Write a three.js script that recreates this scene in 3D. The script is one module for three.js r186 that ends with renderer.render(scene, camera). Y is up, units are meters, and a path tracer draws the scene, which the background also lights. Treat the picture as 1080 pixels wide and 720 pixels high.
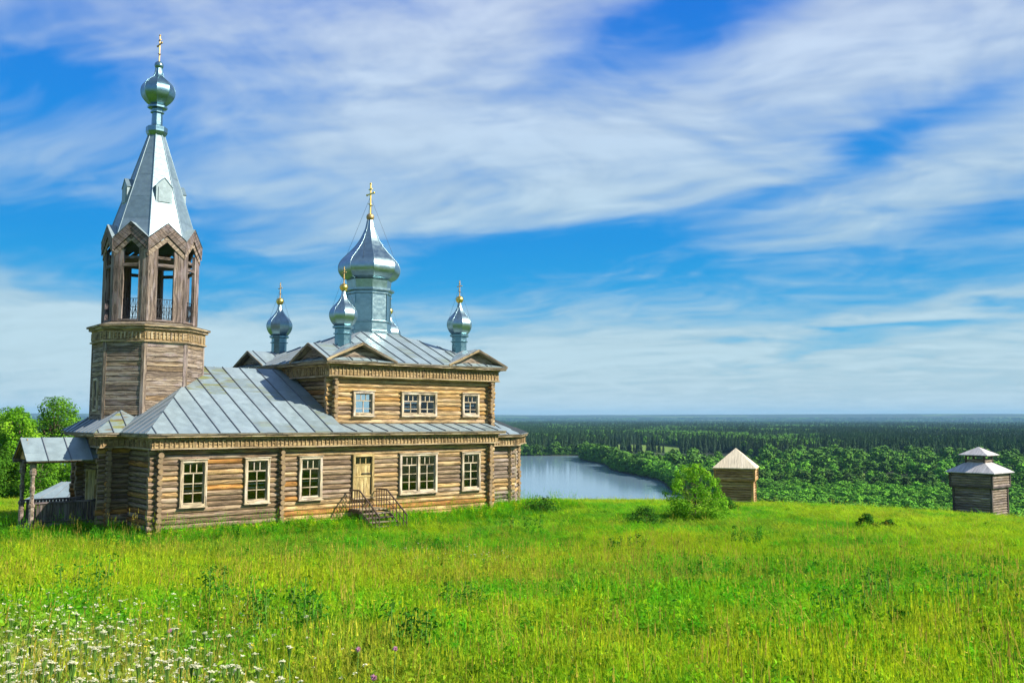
import * as THREE from 'three';
import { mergeGeometries } from 'three/addons/utils/BufferGeometryUtils.js';

// ---------- camera, exposure, sun ----------
const W = 1024, H = 682;
const F = 959.56, PITCH = Math.atan((441.11 - 360) / F), EYE = 5.7816;
const scene = new THREE.Scene();
const camera = new THREE.PerspectiveCamera(2 * Math.atan(360 / F) * 180 / Math.PI, W / H, 0.1, 60000);
camera.rotation.order = 'YXZ';
camera.position.set(0, EYE, 0);
camera.rotation.set(PITCH, 0, 0.0018);
const renderer = new THREE.WebGLRenderer({ antialias: true });
renderer.setSize(W, H);
renderer.toneMapping = THREE.LinearToneMapping;
const EXPO = 1.65;
renderer.toneMappingExposure = EXPO;
renderer.shadowMap.enabled = true;
const SUN = new THREE.Vector3(0.786, 0.60, -0.05).normalize();
const sun = new THREE.DirectionalLight(new THREE.Color(1.0, 0.93, 0.82), 5.0);
sun.name = 'sun';
sun.position.copy(SUN).multiplyScalar(200);
sun.castShadow = true;
sun.shadow.mapSize.set(4096, 4096);
Object.assign(sun.shadow.camera, { left: -90, right: 90, top: 90, bottom: -90, near: 1, far: 500 });
sun.target.position.set(0, 0, -50);
scene.add(sun, sun.target);

// ---------- random numbers and noise ----------
function rngOf(seed) {
  let a = seed >>> 0;
  return () => { a = (a + 0x6D2B79F5) >>> 0; let t = Math.imul(a ^ (a >>> 15), 1 | a); t = (t + Math.imul(t ^ (t >>> 7), 61 | t)) ^ t; return ((t ^ (t >>> 14)) >>> 0) / 4294967296; };
}
const PERM = (() => { const r = rngOf(7), p = new Uint8Array(512), a = [...Array(256).keys()]; for (let i = 255; i > 0; i--) { const j = Math.floor(r() * (i + 1)); [a[i], a[j]] = [a[j], a[i]]; } for (let i = 0; i < 512; i++) p[i] = a[i & 255]; return p; })();
function noise2(x, y) {          // smooth value noise, 0 to 1
  const xi = Math.floor(x), yi = Math.floor(y), fx = x - xi, fy = y - yi;
  const u = fx * fx * (3 - 2 * fx), v = fy * fy * (3 - 2 * fy);
  const X = xi & 255, Y = yi & 255;
  const a = PERM[PERM[X] + Y], b = PERM[PERM[(X + 1) & 255] + Y], c = PERM[PERM[X] + ((Y + 1) & 255)], d = PERM[PERM[(X + 1) & 255] + ((Y + 1) & 255)];
  return ((a + (b - a) * u) * (1 - v) + (c + (d - c) * u) * v) / 255;
}
function fbm(x, y, o = 4) { let s = 0, a = 0.5, n = 0; for (let i = 0; i < o; i++) { s += a * noise2(x, y); n += a; a *= 0.5; x = x * 2.03 + 17.1; y = y * 2.03 + 9.7; } return s / n; }
const clamp = (x, a = 0, b = 1) => Math.min(b, Math.max(a, x));
const smooth = (a, b, x) => { const t = clamp((x - a) / (b - a)); return t * t * (3 - 2 * t); };
const mix = (a, b, t) => a + (b - a) * t;
const lin = (c) => { c /= 255; return c <= 0.04045 ? c / 12.92 : Math.pow((c + 0.055) / 1.055, 2.4); };
const rgb = (r, g, b) => new THREE.Color().setRGB(r, g, b);

// ---------- sky: air and high cirrus ----------
function makeSky() {
  const w = 4096, h = 2048, data = new Float32Array(w * h * 4);
  const dir = (px, py) => { const X = (px - 540) / F, Y = (360 - py) / F; const y = Y * Math.cos(PITCH) + Math.sin(PITCH), z = Math.cos(PITCH) - Y * Math.sin(PITCH); return [Math.atan2(X, z), Math.atan2(y, Math.hypot(X, z))]; };
  // veils and gaps of the cirrus: centre (in the photograph's pixels), half lengths, slope, strength (negative: clear blue)
  const shapes = [
    [560, 10, 170, 60, 8, 0.45], [330, 60, 260, 110, -12, 0.26], [180, 10, 220, 60, 0, 0.22], [390, 190, 110, 90, 35, 0.22], [470, 120, 150, 70, 20, 0.25],
    [1010, 30, 220, 100, -14, 0.34], [780, 130, 230, 75, 22, 0.40], [560, 190, 140, 45, 14, 0.28], [960, 195, 210, 38, 14, 0.42], [650, 160, 120, 40, 20, 0.2],
    [745, 10, 110, 34, 14, -0.8], [640, 60, 60, 30, 30, -0.15], [30, 95, 90, 26, -6, -0.5], [45, 258, 130, 44, 4, -0.75], [250, 285, 80, 45, -10, -0.42],
    [600, 238, 140, 30, 2, -0.8], [480, 265, 120, 40, 12, -0.46], [840, 275, 260, 34, -2, -0.3], [930, 150, 170, 14, 14, -0.5], [1060, 225, 110, 18, 6, -0.25],
    [330, 235, 80, 25, 30, 0.16], [700, 300, 90, 20, 4, -0.42], [960, 354, 160, 10, 7, -0.72], [860, 378, 180, 5, 3, -0.4], [1000, 325, 200, 14, 8, 0.2], [620, 355, 180, 22, 8, 0.2],
    [100, 350, 200, 55, 0, 0.35], [40, 330, 90, 25, 0, 0.2], [250, 345, 160, 30, 5, 0.2],
  ].map(([x, y, rx, ry, a, s]) => { const [az, el] = dir(x, y); const t = a * Math.PI / 180; return [az, el, rx / F, ry / F, Math.cos(t), Math.sin(t), s]; });
  const blueAt = [[-2, 176, 208, 222], [2, 146, 202, 226], [6, 56, 172, 228], [11, 2, 148, 226], [17, 1, 138, 228], [26, 2, 116, 222], [45, 22, 90, 188], [90, 22, 74, 160]];
  const cloudAt = [[-2, 198, 216, 222], [4, 192, 218, 228], [10, 192, 219, 232], [17, 194, 216, 236], [26, 202, 217, 240], [45, 192, 212, 230], [90, 188, 210, 228]];
  const ramp = (t, e) => { let i = 0; while (i < t.length - 2 && e > t[i + 1][0]) i++; const k = clamp((e - t[i][0]) / (t[i + 1][0] - t[i][0])); return [1, 2, 3].map((c) => lin(mix(t[i][c], t[i + 1][c], k))); };
  const rows = [];
  for (let j = 0; j < h; j++) {
    const el = ((j + 0.5) / h - 0.5) * Math.PI, e = el * 180 / Math.PI;
    if (e < -0.3) { for (let i = 0; i < w; i++) { const o = (j * w + i) * 4; data[o] = 0.09; data[o + 1] = 0.15; data[o + 2] = 0.03; data[o + 3] = 1; } continue; }
    const bl = ramp(blueAt, e), cl = ramp(cloudAt, e), sy = Math.max(Math.sin(el), 0) + 0.11, ce = Math.cos(el);
    for (let i = 0; i < w; i++) {
      const az0 = ((i + 0.5) / w - 0.5) * 2 * Math.PI;                // atan2(z, x)
      const x = Math.cos(az0) * ce, z = Math.sin(az0) * ce;
      const az = Math.atan2(x, -z);
      // the sheet of cirrus seen from below: streets run from low right to high left
      const qx = x / sy, qz = z / sy;
      const along = qx * 0.94 + qz * 0.34, across = -qx * 0.34 + qz * 0.94;
      const w1 = fbm(qx * 1.1 + 3, qz * 1.1 + 8, 3) - 0.5, w2 = fbm(qx * 1.3 + 30, qz * 1.3 + 50, 3) - 0.5;
      const big = fbm(along * 0.55 + w1 * 1.2, across * 0.9 + w2 * 1.2, 4);
      const streak = fbm(along * 1.3 + w2 * 1.6 + 5, across * 5.2 + w1 * 3.2, 5);
      const wisp = fbm(along * 4.0 + w1 * 4 + 11, across * 9 + w2 * 5, 4);
      let d = 0.40 + (big - 0.5) * 0.85;
      const daz = az + w1 * 0.12, del = el + w2 * 0.07 + (streak - 0.5) * 0.035;
      if (Math.abs(az) < 1.4) for (const s of shapes) { const a = daz - s[0], b = del - s[1], u = (a * s[4] + b * s[5]) / s[2], v = (-a * s[5] + b * s[4]) / s[3]; const q = u * u + v * v; if (q < 6) d += s[6] * Math.exp(-q * 1.1); }
      const puff = fbm(az * 26 + w1 * 9, el * 38 + w2 * 9, 4); const fine = fbm(along * 9 + w1 * 9 + 2, across * 30 + w2 * 14, 4); d += (streak - 0.5) * 0.5 + (wisp - 0.5) * 0.4 + (puff - 0.5) * 0.42 + (fine - 0.5) * 0.22;
      d += 0.6 * smooth(10, 1.5, e);
      let c = 0.03 + smooth(-0.16, 1.12, d) * 0.9;
      const o = (j * w + i) * 4, br = 0.95 + 0.12 * (wisp - 0.5) + 0.1 * smooth(0.7, 1.2, d);
      for (let k = 0; k < 3; k++) data[o + k] = mix(bl[k], cl[k] * br, c) / EXPO;
      data[o + 3] = 1;
    }
  }
  const t = new THREE.DataTexture(data, w, h, THREE.RGBAFormat, THREE.FloatType);
  t.mapping = THREE.EquirectangularReflectionMapping;
  t.magFilter = THREE.LinearFilter; t.minFilter = THREE.LinearFilter; t.needsUpdate = true;
  return t;
}
const sky = makeSky();
scene.background = sky;
scene.environment = sky;
scene.backgroundIntensity = 1; scene.environmentIntensity = 1;
console.log('sky');

// ---------- lay of the land (metres; the camera stands at x = 0, z = 0 and looks along -z) ----------
const WATER = -34.2;
const PROF = [[-400, 6], [-60, 5.4], [-20, 4.75], [0, 4.1], [10, 3.3], [20, 2.0], [28, 0.95], [34, 0.36], [40, 0.08], [48, 0.02], [58, -0.02], [66, -0.36], [74, -0.95], [80, -1.5], [88, -2.6], [100, -4.9], [130, -12.4], [200, -27], [250, -32.5], [300, -32.8], [60000, -32.8]];
function prof(d) { let i = 0; while (i < PROF.length - 2 && d > PROF[i + 1][0]) i++; const a = PROF[i], b = PROF[i + 1]; const m = (k) => (k <= 0 || k >= PROF.length - 1) ? 0 : (PROF[k + 1][1] - PROF[k - 1][1]) / (PROF[k + 1][0] - PROF[k - 1][0]); const w = b[0] - a[0], t = clamp((d - a[0]) / w); const t2 = t * t, t3 = t2 * t; return (2 * t3 - 3 * t2 + 1) * a[1] + (t3 - 2 * t2 + t) * w * m(i) + (-2 * t3 + 3 * t2) * b[1] + (t3 - t2) * w * m(i + 1); }
// the river lies left of this bank line and ends at the far bank
const bankX = (d) => 82 + 5 * Math.sin(d * 0.012) + 4 * Math.sin(d * 0.031 + 2) + Math.max(0, 520 - d) * 0.11 + 18 * smooth(760, 460, d);
const farBank = (x) => 985 + 25 * Math.sin(x * 0.006) - Math.min(0, x) * 0.12;
function riverDepth(x, d) { if (d < 262) return 0; const a = bankX(d) - x, b = farBank(x) - d, c = d - 262; return smooth(0, 14, Math.min(a, b, c)); }
const lowWood = (x, d) => x > 84 && x < 240 && d > 760 && d < 1012;
function land(x, z) {
  const d = -z, r = Math.hypot(x, z);
  let y = prof(d);
  const side = Math.max(0, x - 10) * smooth(0, 60, d) * (1 - smooth(110, 220, d));
  y -= 0.0014 * side * Math.max(0, Math.min(x, 90) - 10);
  if (d > 84 && d < 260) y -= 0;
  if (r < 320) y += (fbm(x * 0.11 + 3, z * 0.11 + 9, 3) - 0.5) * 0.34 * smooth(3, 10, r) * (1 - smooth(46, 56, d) * 0.4);
  y -= 3.6 * riverDepth(x, d);
  if (d > 1000 || r > 2500) {
    y += smooth(1000, 5000, r) * 6 * (fbm(x * 0.0006 + 4, z * 0.0006 + 8, 3) - 0.5);
    const hill = fbm(x * 0.00009 + 2.2, z * 0.00007 + 5.1, 4);
    y += smooth(9500, 15500, r) * (84 + 44 * smooth(-1500, 7000, x) + (hill - 0.5) * 120);
  }
  return y;
}
const clearing = (x, d) => smooth(1.0, 0.75, Math.hypot((x - 165) / 70, (d - 1200) / 190)) + smooth(1.0, 0.7, Math.hypot((x - 245) / 30, (d - 610) / 55));

// ---------- helpers: naming, tagging ----------
const taken = {};
function numbered(n) { const k = taken[n] = (taken[n] ?? -1) + 1; return k ? n + '_' + String(k).padStart(3, '0') : n; }
function tag(o, label, category, group, kind) { if (label) o.userData.label = label; if (category) o.userData.category = category; if (group) o.userData.group = group; if (kind) o.userData.kind = kind; return o; }
function mesh(name, geo, mat, parent) { const m = new THREE.Mesh(geo, mat); m.name = name; m.castShadow = m.receiveShadow = true; (parent ?? scene).add(m); if (!parent) m.name = numbered(name); return m; }
function thing(name, label, category, group) { const g = new THREE.Group(); g.name = numbered(name); scene.add(g); return tag(g, label, category, group); }
function part(name, parent) { const g = new THREE.Group(); g.name = name; parent.add(g); return g; }
function copy(o, label) { const c = o.clone(); c.name = numbered(o.name.replace(/_\d{3}$/, '')); c.userData = { ...o.userData }; if (label) c.userData.label = label; scene.add(c); return c; }
// ---------- textures and materials ----------
function dataTex(w, h, fn, srgb = true, wrap = THREE.MirroredRepeatWrapping) {
  const d = new Uint8Array(w * h * 4);
  for (let j = 0; j < h; j++) for (let i = 0; i < w; i++) { const c = fn(i / w, j / h), o = (j * w + i) * 4; d[o] = clamp(c[0]) * 255; d[o + 1] = clamp(c[1]) * 255; d[o + 2] = clamp(c[2]) * 255; d[o + 3] = 255; }
  const t = new THREE.DataTexture(d, w, h, THREE.RGBAFormat);
  if (srgb) t.colorSpace = THREE.SRGBColorSpace;
  t.wrapS = t.wrapT = wrap; t.magFilter = THREE.LinearFilter; t.minFilter = THREE.LinearFilter; t.needsUpdate = true;
  return t;
}
// weathered wood, one unit of uv = 3 m along the grain, 1 m across
function woodValue(u, v, s) {
  const warp = (fbm(u * 3 + s, v * 3 + s, 2) - 0.5) * 0.06;
  const fibre = fbm(u * 10 + s * 3, (v + warp) * 110, 3), broad = fbm(u * 7 + s, (v + warp) * 14 + s, 4), patch = fbm(u * 4 + 9 + s, v * 4, 3);
  const crack = smooth(0.62, 0.7, fbm(u * 4 + s * 7, (v + warp) * 60 + 3, 2));
  let k = 0;
  return { fibre, broad, patch, crack };
}
const KNOTS = (() => { const r = rngOf(61); return Array.from({ length: 46 }, () => [r(), r(), 0.005 + 0.006 * r(), 0.012 + 0.014 * r()]); })();
function knot(u, v) { let k = 0; for (const [a, b, c, d] of KNOTS) { const x = (u - a) / c, y = (v - b) / d, q = x * x + y * y; if (q < 4) k = Math.max(k, Math.exp(-q * 1.6)); } return k; }
const woodMap = dataTex(1024, 512, (u, v) => { const q = woodValue(u, v, 1.7); const g = 0.93 + 0.34 * (q.fibre - 0.5) + 0.8 * (q.broad - 0.5) + 0.45 * (q.patch - 0.5) - 0.42 * q.crack - 0.42 * knot(u, v); const grey = smooth(0.42, 0.66, q.patch); return [g * 1.03, g * mix(0.985, 1.0, grey), g * mix(0.93, 1.05, grey)]; });
const woodBump = dataTex(1024, 512, (u, v) => { const q = woodValue(u, v, 1.7); const g = 0.5 + 0.5 * (q.fibre - 0.5) + 0.4 * (q.broad - 0.5) - 0.5 * q.crack; return [g, g, g]; }, false);
function wood(r, g, b, bump = 0.02) { return new THREE.MeshStandardMaterial({ color: rgb(r, g, b), map: woodMap, bumpMap: woodBump, bumpScale: bump, roughness: 0.88, metalness: 0 }); }
const softMap = dataTex(512, 256, (u, v) => { const q = woodValue(u, v, 5.3); const g = 0.95 + 0.14 * (q.fibre - 0.5) + 0.24 * (q.broad - 0.5) - 0.12 * q.crack; return [g, g, g]; });
function softWood(r, g, b) { const m = wood(r, g, b, 0.006); m.map = softMap; return m; }
const endMap = dataTex(128, 128, (u, v) => { const x = u - 0.5, y = v - 0.5, r = Math.hypot(x, y) * 2, a = Math.atan2(y, x); const ring = 0.5 + 0.5 * Math.sin(r * 38 + 3 * noise2(u * 5, v * 5)); const crack = smooth(0.82, 0.95, noise2(a * 2.2 + 20, 3)) * smooth(0.05, 0.3, r); const g = 0.8 + 0.14 * ring - 0.4 * crack + 0.2 * (fbm(u * 6, v * 6, 2) - 0.5); return [g, g * 0.97, g * 0.92]; });
const endMat = (r, g, b) => new THREE.MeshStandardMaterial({ color: rgb(r, g, b), map: endMap, roughness: 0.9 });
const M = {
  grey: [wood(0.33, 0.25, 0.165), wood(0.40, 0.31, 0.205), wood(0.28, 0.205, 0.13), wood(0.37, 0.27, 0.16)],
  gold: [wood(0.60, 0.42, 0.19), wood(0.54, 0.40, 0.21), wood(0.64, 0.44, 0.18), wood(0.50, 0.36, 0.17)],
  orange: [wood(0.56, 0.29, 0.07), wood(0.60, 0.36, 0.11), wood(0.50, 0.25, 0.06)],
  brown: [wood(0.25, 0.165, 0.095), wood(0.31, 0.20, 0.11), wood(0.20, 0.135, 0.085)],
  ash: [wood(0.33, 0.275, 0.225), wood(0.40, 0.335, 0.27), wood(0.25, 0.205, 0.17), wood(0.36, 0.30, 0.24)],
  dark: [wood(0.15, 0.125, 0.11), wood(0.18, 0.15, 0.13), wood(0.12, 0.10, 0.09)],
  trim: wood(0.50, 0.41, 0.25), frieze: wood(0.46, 0.34, 0.17), casing: wood(0.62, 0.55, 0.40, 0.006), doorYellow: wood(0.62, 0.50, 0.22), soffit: wood(0.30, 0.24, 0.15),
  porch: wood(0.20, 0.165, 0.15), deck: wood(0.22, 0.18, 0.13), bell: [wood(0.25, 0.205, 0.185), wood(0.31, 0.26, 0.23), wood(0.20, 0.165, 0.15)],
  newPlank: [softWood(0.80, 0.69, 0.49), softWood(0.77, 0.65, 0.45), softWood(0.83, 0.72, 0.53)], honey: [wood(0.54, 0.36, 0.17), wood(0.47, 0.30, 0.14), wood(0.60, 0.42, 0.21)], honeyPost: wood(0.64, 0.39, 0.14),
  shingle: [softWood(0.55, 0.53, 0.52), softWood(0.51, 0.49, 0.48), softWood(0.59, 0.57, 0.55)],
};
const ENDS = { gold: endMat(0.40, 0.295, 0.165), grey: endMat(0.36, 0.27, 0.17), brown: endMat(0.32, 0.24, 0.15), ash: endMat(0.38, 0.30, 0.21) };
const SAWN = [ENDS.gold, ENDS.grey, ENDS.brown];
const galvMap = dataTex(512, 512, (u, v) => { const g = 0.93 + 0.16 * (fbm(u * 7, v * 7, 4) - 0.5) + 0.06 * (noise2(u * 90, v * 90) - 0.5); return [g, g * 1.0, g * 1.005]; });
const galvRough = dataTex(512, 512, (u, v) => { const g = 0.75 + 0.5 * (fbm(u * 9 + 3, v * 9, 4) - 0.5); return [g, g, g]; }, false);
const sheetBump = dataTex(256, 256, (u, v) => { const g = fbm(u * 5 + 3, v * 5 + 8, 3); return [g, g, g]; }, false);
const galv = (r, g, b, metal, rough) => new THREE.MeshStandardMaterial({ color: rgb(r, g, b), map: galvMap, roughnessMap: galvRough, roughness: rough, metalness: metal, bumpMap: sheetBump, bumpScale: 0.004 });
M.roof = [galv(0.335, 0.43, 0.44, 0.25, 0.66), galv(0.31, 0.40, 0.415, 0.25, 0.7), galv(0.36, 0.455, 0.465, 0.25, 0.62)];
M.seam = new THREE.MeshStandardMaterial({ color: rgb(0.16, 0.18, 0.20), roughness: 0.6, metalness: 0.4 });
M.dome = galv(0.35, 0.49, 0.51, 1, 0.48); M.dome.bumpMap = null;
M.tinDull = galv(0.21, 0.36, 0.40, 0.95, 0.44); M.tinDull.bumpMap = null;
M.spire = [galv(0.24, 0.335, 0.37, 0.5, 0.66), galv(0.215, 0.31, 0.345, 0.5, 0.68), galv(0.265, 0.36, 0.395, 0.5, 0.64)]; for (const m of M.spire) m.bumpMap = null;
M.gilt = new THREE.MeshStandardMaterial({ color: rgb(0.83, 0.58, 0.14), roughness: 0.32, metalness: 1 });
M.giltDull = new THREE.MeshStandardMaterial({ color: rgb(0.50, 0.34, 0.14), roughness: 0.5, metalness: 0.8 });
M.iron = new THREE.MeshStandardMaterial({ color: rgb(0.035, 0.035, 0.038), roughness: 0.6, metalness: 0.5 });
M.rustIron = new THREE.MeshStandardMaterial({ color: rgb(0.13, 0.085, 0.06), roughness: 0.75, metalness: 0.4 });
M.glass = new THREE.MeshPhysicalMaterial({ color: rgb(0.86, 0.92, 0.90), transmission: 1, thickness: 0, roughness: 0.02, ior: 1.5, metalness: 0 });
M.stone = new THREE.MeshStandardMaterial({ color: rgb(0.42, 0.40, 0.37), roughness: 0.95, map: galvMap });
M.roofEdge = wood(0.24, 0.21, 0.15);
// sheets below the tower carry ochre and rust run-off
function stained(seed, amount) {
  const t = dataTex(256, 256, (u, v) => { const g = 0.86 + 0.2 * (fbm(u * 4 + seed, v * 4, 4) - 0.5); const run = fbm(u * 9 + seed * 3, v * 2.2, 4) + 0.35 * (fbm(u * 3, v * 3 + seed, 3) - 0.5); const y = smooth(0.5 - amount * 0.22, 0.72 - amount * 0.2, run) * amount, o = smooth(0.62, 0.8, fbm(u * 12 + seed, v * 1.6 + 4, 3)) * amount; return [mix(mix(g, 0.82, y), 0.66, o), mix(mix(g, 0.74, y), 0.38, o), mix(mix(g, 0.36, y), 0.14, o)]; });
  const m = M.roof[0].clone(); m.map = t; return m;
}
M.stain = [stained(3, 0.75), stained(11, 0.4)];
M.worn = stained(27, 0.2);

// ---------- geometry helpers ----------
function setUv(geo, fn) { const p = geo.attributes.position, n = geo.attributes.normal, uv = new Float32Array(p.count * 2); for (let i = 0; i < p.count; i++) { const q = fn(p.getX(i), p.getY(i), p.getZ(i), n.getX(i), n.getY(i), n.getZ(i)); uv[2 * i] = q[0]; uv[2 * i + 1] = q[1]; } geo.setAttribute('uv', new THREE.BufferAttribute(uv, 2)); return geo; }
const uvRng = rngOf(99);
function boxGeo(lx, ly, lz, x = 0, y = 0, z = 0) {         // uv along the longest edge, in wood-texture units
  const g = new THREE.BoxGeometry(lx, ly, lz), L = lx >= ly && lx >= lz ? 0 : ly >= lz ? 1 : 2, o = uvRng() * 7, q = uvRng() * 7;
  setUv(g, (px, py, pz, nx, ny, nz) => { const c = [px, py, pz], n = [Math.abs(nx), Math.abs(ny), Math.abs(nz)]; const f = n.indexOf(Math.max(...n)); const rest = [0, 1, 2].filter((k) => k !== f); const a = rest.includes(L) ? L : rest[0], b = rest.find((k) => k !== a); return [c[a] / 3 + o, c[b] + q]; });
  g.translate(x, y, z); return g;
}
function barGeo(a, b, w, h) { const A = new THREE.Vector3(...a), B = new THREE.Vector3(...b), d = B.clone().sub(A), L = d.length(); const g = boxGeo(L, h, w); g.applyQuaternion(new THREE.Quaternion().setFromUnitVectors(new THREE.Vector3(1, 0, 0), d.normalize())); g.translate((A.x + B.x) / 2, (A.y + B.y) / 2, (A.z + B.z) / 2); return g; }
function rodGeo(a, b, r, seg = 6) { const A = new THREE.Vector3(...a), B = new THREE.Vector3(...b), d = B.clone().sub(A), L = d.length(); const g = new THREE.CylinderGeometry(r, r, L, seg); g.applyQuaternion(new THREE.Quaternion().setFromUnitVectors(new THREE.Vector3(0, 1, 0), d.normalize())); g.translate((A.x + B.x) / 2, (A.y + B.y) / 2, (A.z + B.z) / 2); return g; }
const join = (list) => mergeGeometries(list.map((g) => (g.index ? g.toNonIndexed() : g)), false);
// one round log along x, centred; group 0 bark-free side, group 1 sawn ends
function logGeo(len, r, rnd) {
  const N = 10, segs = Math.max(1, Math.round(len / 1.3)), pos = [], nor = [], uv = [], idx = [];
  const o = rnd() * 9, q = rnd() * 9, taper = (rnd() - 0.5) * 0.14, ph = rnd() * 6;
  for (let i = 0; i <= segs; i++) { const t = i / segs, x = (t - 0.5) * len, rr = r * (1 + taper * (t - 0.5) + 0.05 * (rnd() - 0.5)), dy = (rnd() - 0.5) * r * 0.09, dz = (rnd() - 0.5) * r * 0.14; for (let k = 0; k <= N; k++) { const a = k / N * 2 * Math.PI + ph, c = Math.cos(a), s = Math.sin(a); pos.push(x, c * rr + dy, s * rr + dz); nor.push(0, c, s); uv.push((x + o) / 3, k / N * 0.9 + q); } }
  for (let i = 0; i < segs; i++) for (let k = 0; k < N; k++) { const a = i * (N + 1) + k, b = a + N + 1; idx.push(a, a + 1, b, b, a + 1, b + 1); }
  const side = idx.length;
  for (const e of [0, segs]) { const c0 = pos.length / 3, sx = e ? 1 : -1; for (let k = 0; k <= N; k++) { const s = (e * (N + 1) + k) * 3; pos.push(pos[s], pos[s + 1], pos[s + 2]); nor.push(sx, 0, 0); const a = k / N * 2 * Math.PI; uv.push(0.5 + 0.48 * Math.cos(a), 0.5 + 0.48 * Math.sin(a)); } const m = pos.length / 3; pos.push(sx * len / 2 , (pos[c0 * 3 + 1] + pos[(c0 + 5) * 3 + 1]) / 2, (pos[c0 * 3 + 2] + pos[(c0 + 5) * 3 + 2]) / 2); nor.push(sx, 0, 0); uv.push(0.5, 0.5); for (let k = 0; k < N; k++) sx > 0 ? idx.push(m, c0 + k, c0 + k + 1) : idx.push(m, c0 + k + 1, c0 + k); }
  const g = new THREE.BufferGeometry(); g.setAttribute('position', new THREE.Float32BufferAttribute(pos, 3)); g.setAttribute('normal', new THREE.Float32BufferAttribute(nor, 3)); g.setAttribute('uv', new THREE.Float32BufferAttribute(uv, 2)); g.setIndex(idx);
  g.addGroup(0, side, 0); g.addGroup(side, idx.length - side, 1);
  return g;
}
// n-sided turned shape with flat facets and a smooth profile; flat 0 faces +z
function facetLathe(profile, n = 8, sharp = false) {
  const pos = [], nor = [], uv = []; const P = profile, half = Math.PI / n;
  const slope = P.map((p, i) => { const a = P[Math.max(0, i - 1)], b = P[Math.min(P.length - 1, i + 1)]; const l = Math.hypot(b[1] - a[1], b[0] - a[0]) || 1; return [(b[1] - a[1]) / l, -(b[0] - a[0]) / l]; });
  for (let k = 0; k < n; k++) { const a0 = k * 2 * half - half, a1 = a0 + 2 * half, am = k * 2 * half; for (let i = 0; i < P.length - 1; i++) {
    const [r0, y0] = P[i], [r1, y1] = P[i + 1]; const l = Math.hypot(y1 - y0, r1 - r0) || 1, fl = [(y1 - y0) / l, -(r1 - r0) / l];
    const n0 = sharp ? fl : slope[i], n1 = sharp ? fl : slope[i + 1];
    const v = (r, y, a, m) => { pos.push(r * Math.sin(a), y, r * Math.cos(a)); nor.push(m[0] * Math.sin(am), m[1], m[0] * Math.cos(am)); uv.push(r * (a - am) + k * 0.37, y); };
    v(r0, y0, a0, n0); v(r0, y0, a1, n0); v(r1, y1, a1, n1); v(r0, y0, a0, n0); v(r1, y1, a1, n1); v(r1, y1, a0, n1);
  } }
  const g = new THREE.BufferGeometry(); g.setAttribute('position', new THREE.Float32BufferAttribute(pos, 3)); g.setAttribute('normal', new THREE.Float32BufferAttribute(nor, 3)); g.setAttribute('uv', new THREE.Float32BufferAttribute(uv, 2)); return g;
}
function ribs(profile, n, r) { const out = []; for (let k = 0; k < n; k++) { const a = (k + 0.5) * 2 * Math.PI / n; for (let i = 0; i < profile.length - 1; i++) { const [r0, y0] = profile[i], [r1, y1] = profile[i + 1]; if (Math.hypot(r1 - r0, y1 - y0) < 0.02) continue; out.push(rodGeo([r0 * Math.sin(a), y0, r0 * Math.cos(a)], [r1 * Math.sin(a), y1, r1 * Math.cos(a)], r, 4)); } } return join(out); }
const curve = (pts, n = 26) => new THREE.CatmullRomCurve3(pts.map(([r, y]) => new THREE.Vector3(r, y, 0)), false, 'centripetal').getPoints(n).map((p) => [Math.max(0.005, p.x), p.y]);
function cutConvex(poly, x, keepRight) { const out = []; for (let i = 0; i < poly.length; i++) { const a = poly[i], b = poly[(i + 1) % poly.length], ia = keepRight ? a[0] >= x : a[0] <= x, ib = keepRight ? b[0] >= x : b[0] <= x; if (ia) out.push(a); if (ia !== ib) { const t = (x - a[0]) / (b[0] - a[0]); out.push([x, a[1] + (b[1] - a[1]) * t]); } } return out; }
const flip = (p) => p.map(([a, b]) => [b, a]);
// prism over a polygon in the xz plane
function plateGeo(poly, y0, y1, tilt = [0, 0, 0], cx = 0, cz = 0) {
  const pos = [], uv = [], ty = (p, y) => y + tilt[0] + tilt[1] * (p[0] - cx) + tilt[2] * (p[1] - cz); const o = uvRng() * 5;
  let area = 0; for (let i = 0; i < poly.length; i++) { const a = poly[i], b = poly[(i + 1) % poly.length]; area += a[0] * b[1] - b[0] * a[1]; }
  const P = area > 0 ? [...poly].reverse() : poly;
  const put = (p, y) => { pos.push(p[0], ty(p, y), p[1]); uv.push(p[1] / 2 + o, p[0] / 2 + o); };
  for (let i = 1; i < P.length - 1; i++) { put(P[0], y1); put(P[i], y1); put(P[i + 1], y1); put(P[0], y0); put(P[i + 1], y0); put(P[i], y0); }
  for (let i = 0; i < P.length; i++) { const a = P[i], b = P[(i + 1) % P.length]; put(a, y1); put(a, y0); put(b, y0); put(a, y1); put(b, y0); put(b, y1); }
  const g = new THREE.BufferGeometry(); g.setAttribute('position', new THREE.Float32BufferAttribute(pos, 3)); g.setAttribute('uv', new THREE.Float32BufferAttribute(uv, 2)); g.computeVertexNormals(); return g;
}
// ---------- the log church: x runs along the long wall, z out of it ----------
const church = thing('log_church', 'weathered log church with grey metal roofs, onion domes and an octagonal bell tower', 'church');
church.position.set(-16.4313, 0, -42.3191);
church.rotation.y = Math.PI / 2 - 50.223 * Math.PI / 180;
const cr = rngOf(2024);
const pick = (a) => a[Math.floor(cr() * a.length)];
const PITCHLOG = 0.25;
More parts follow.
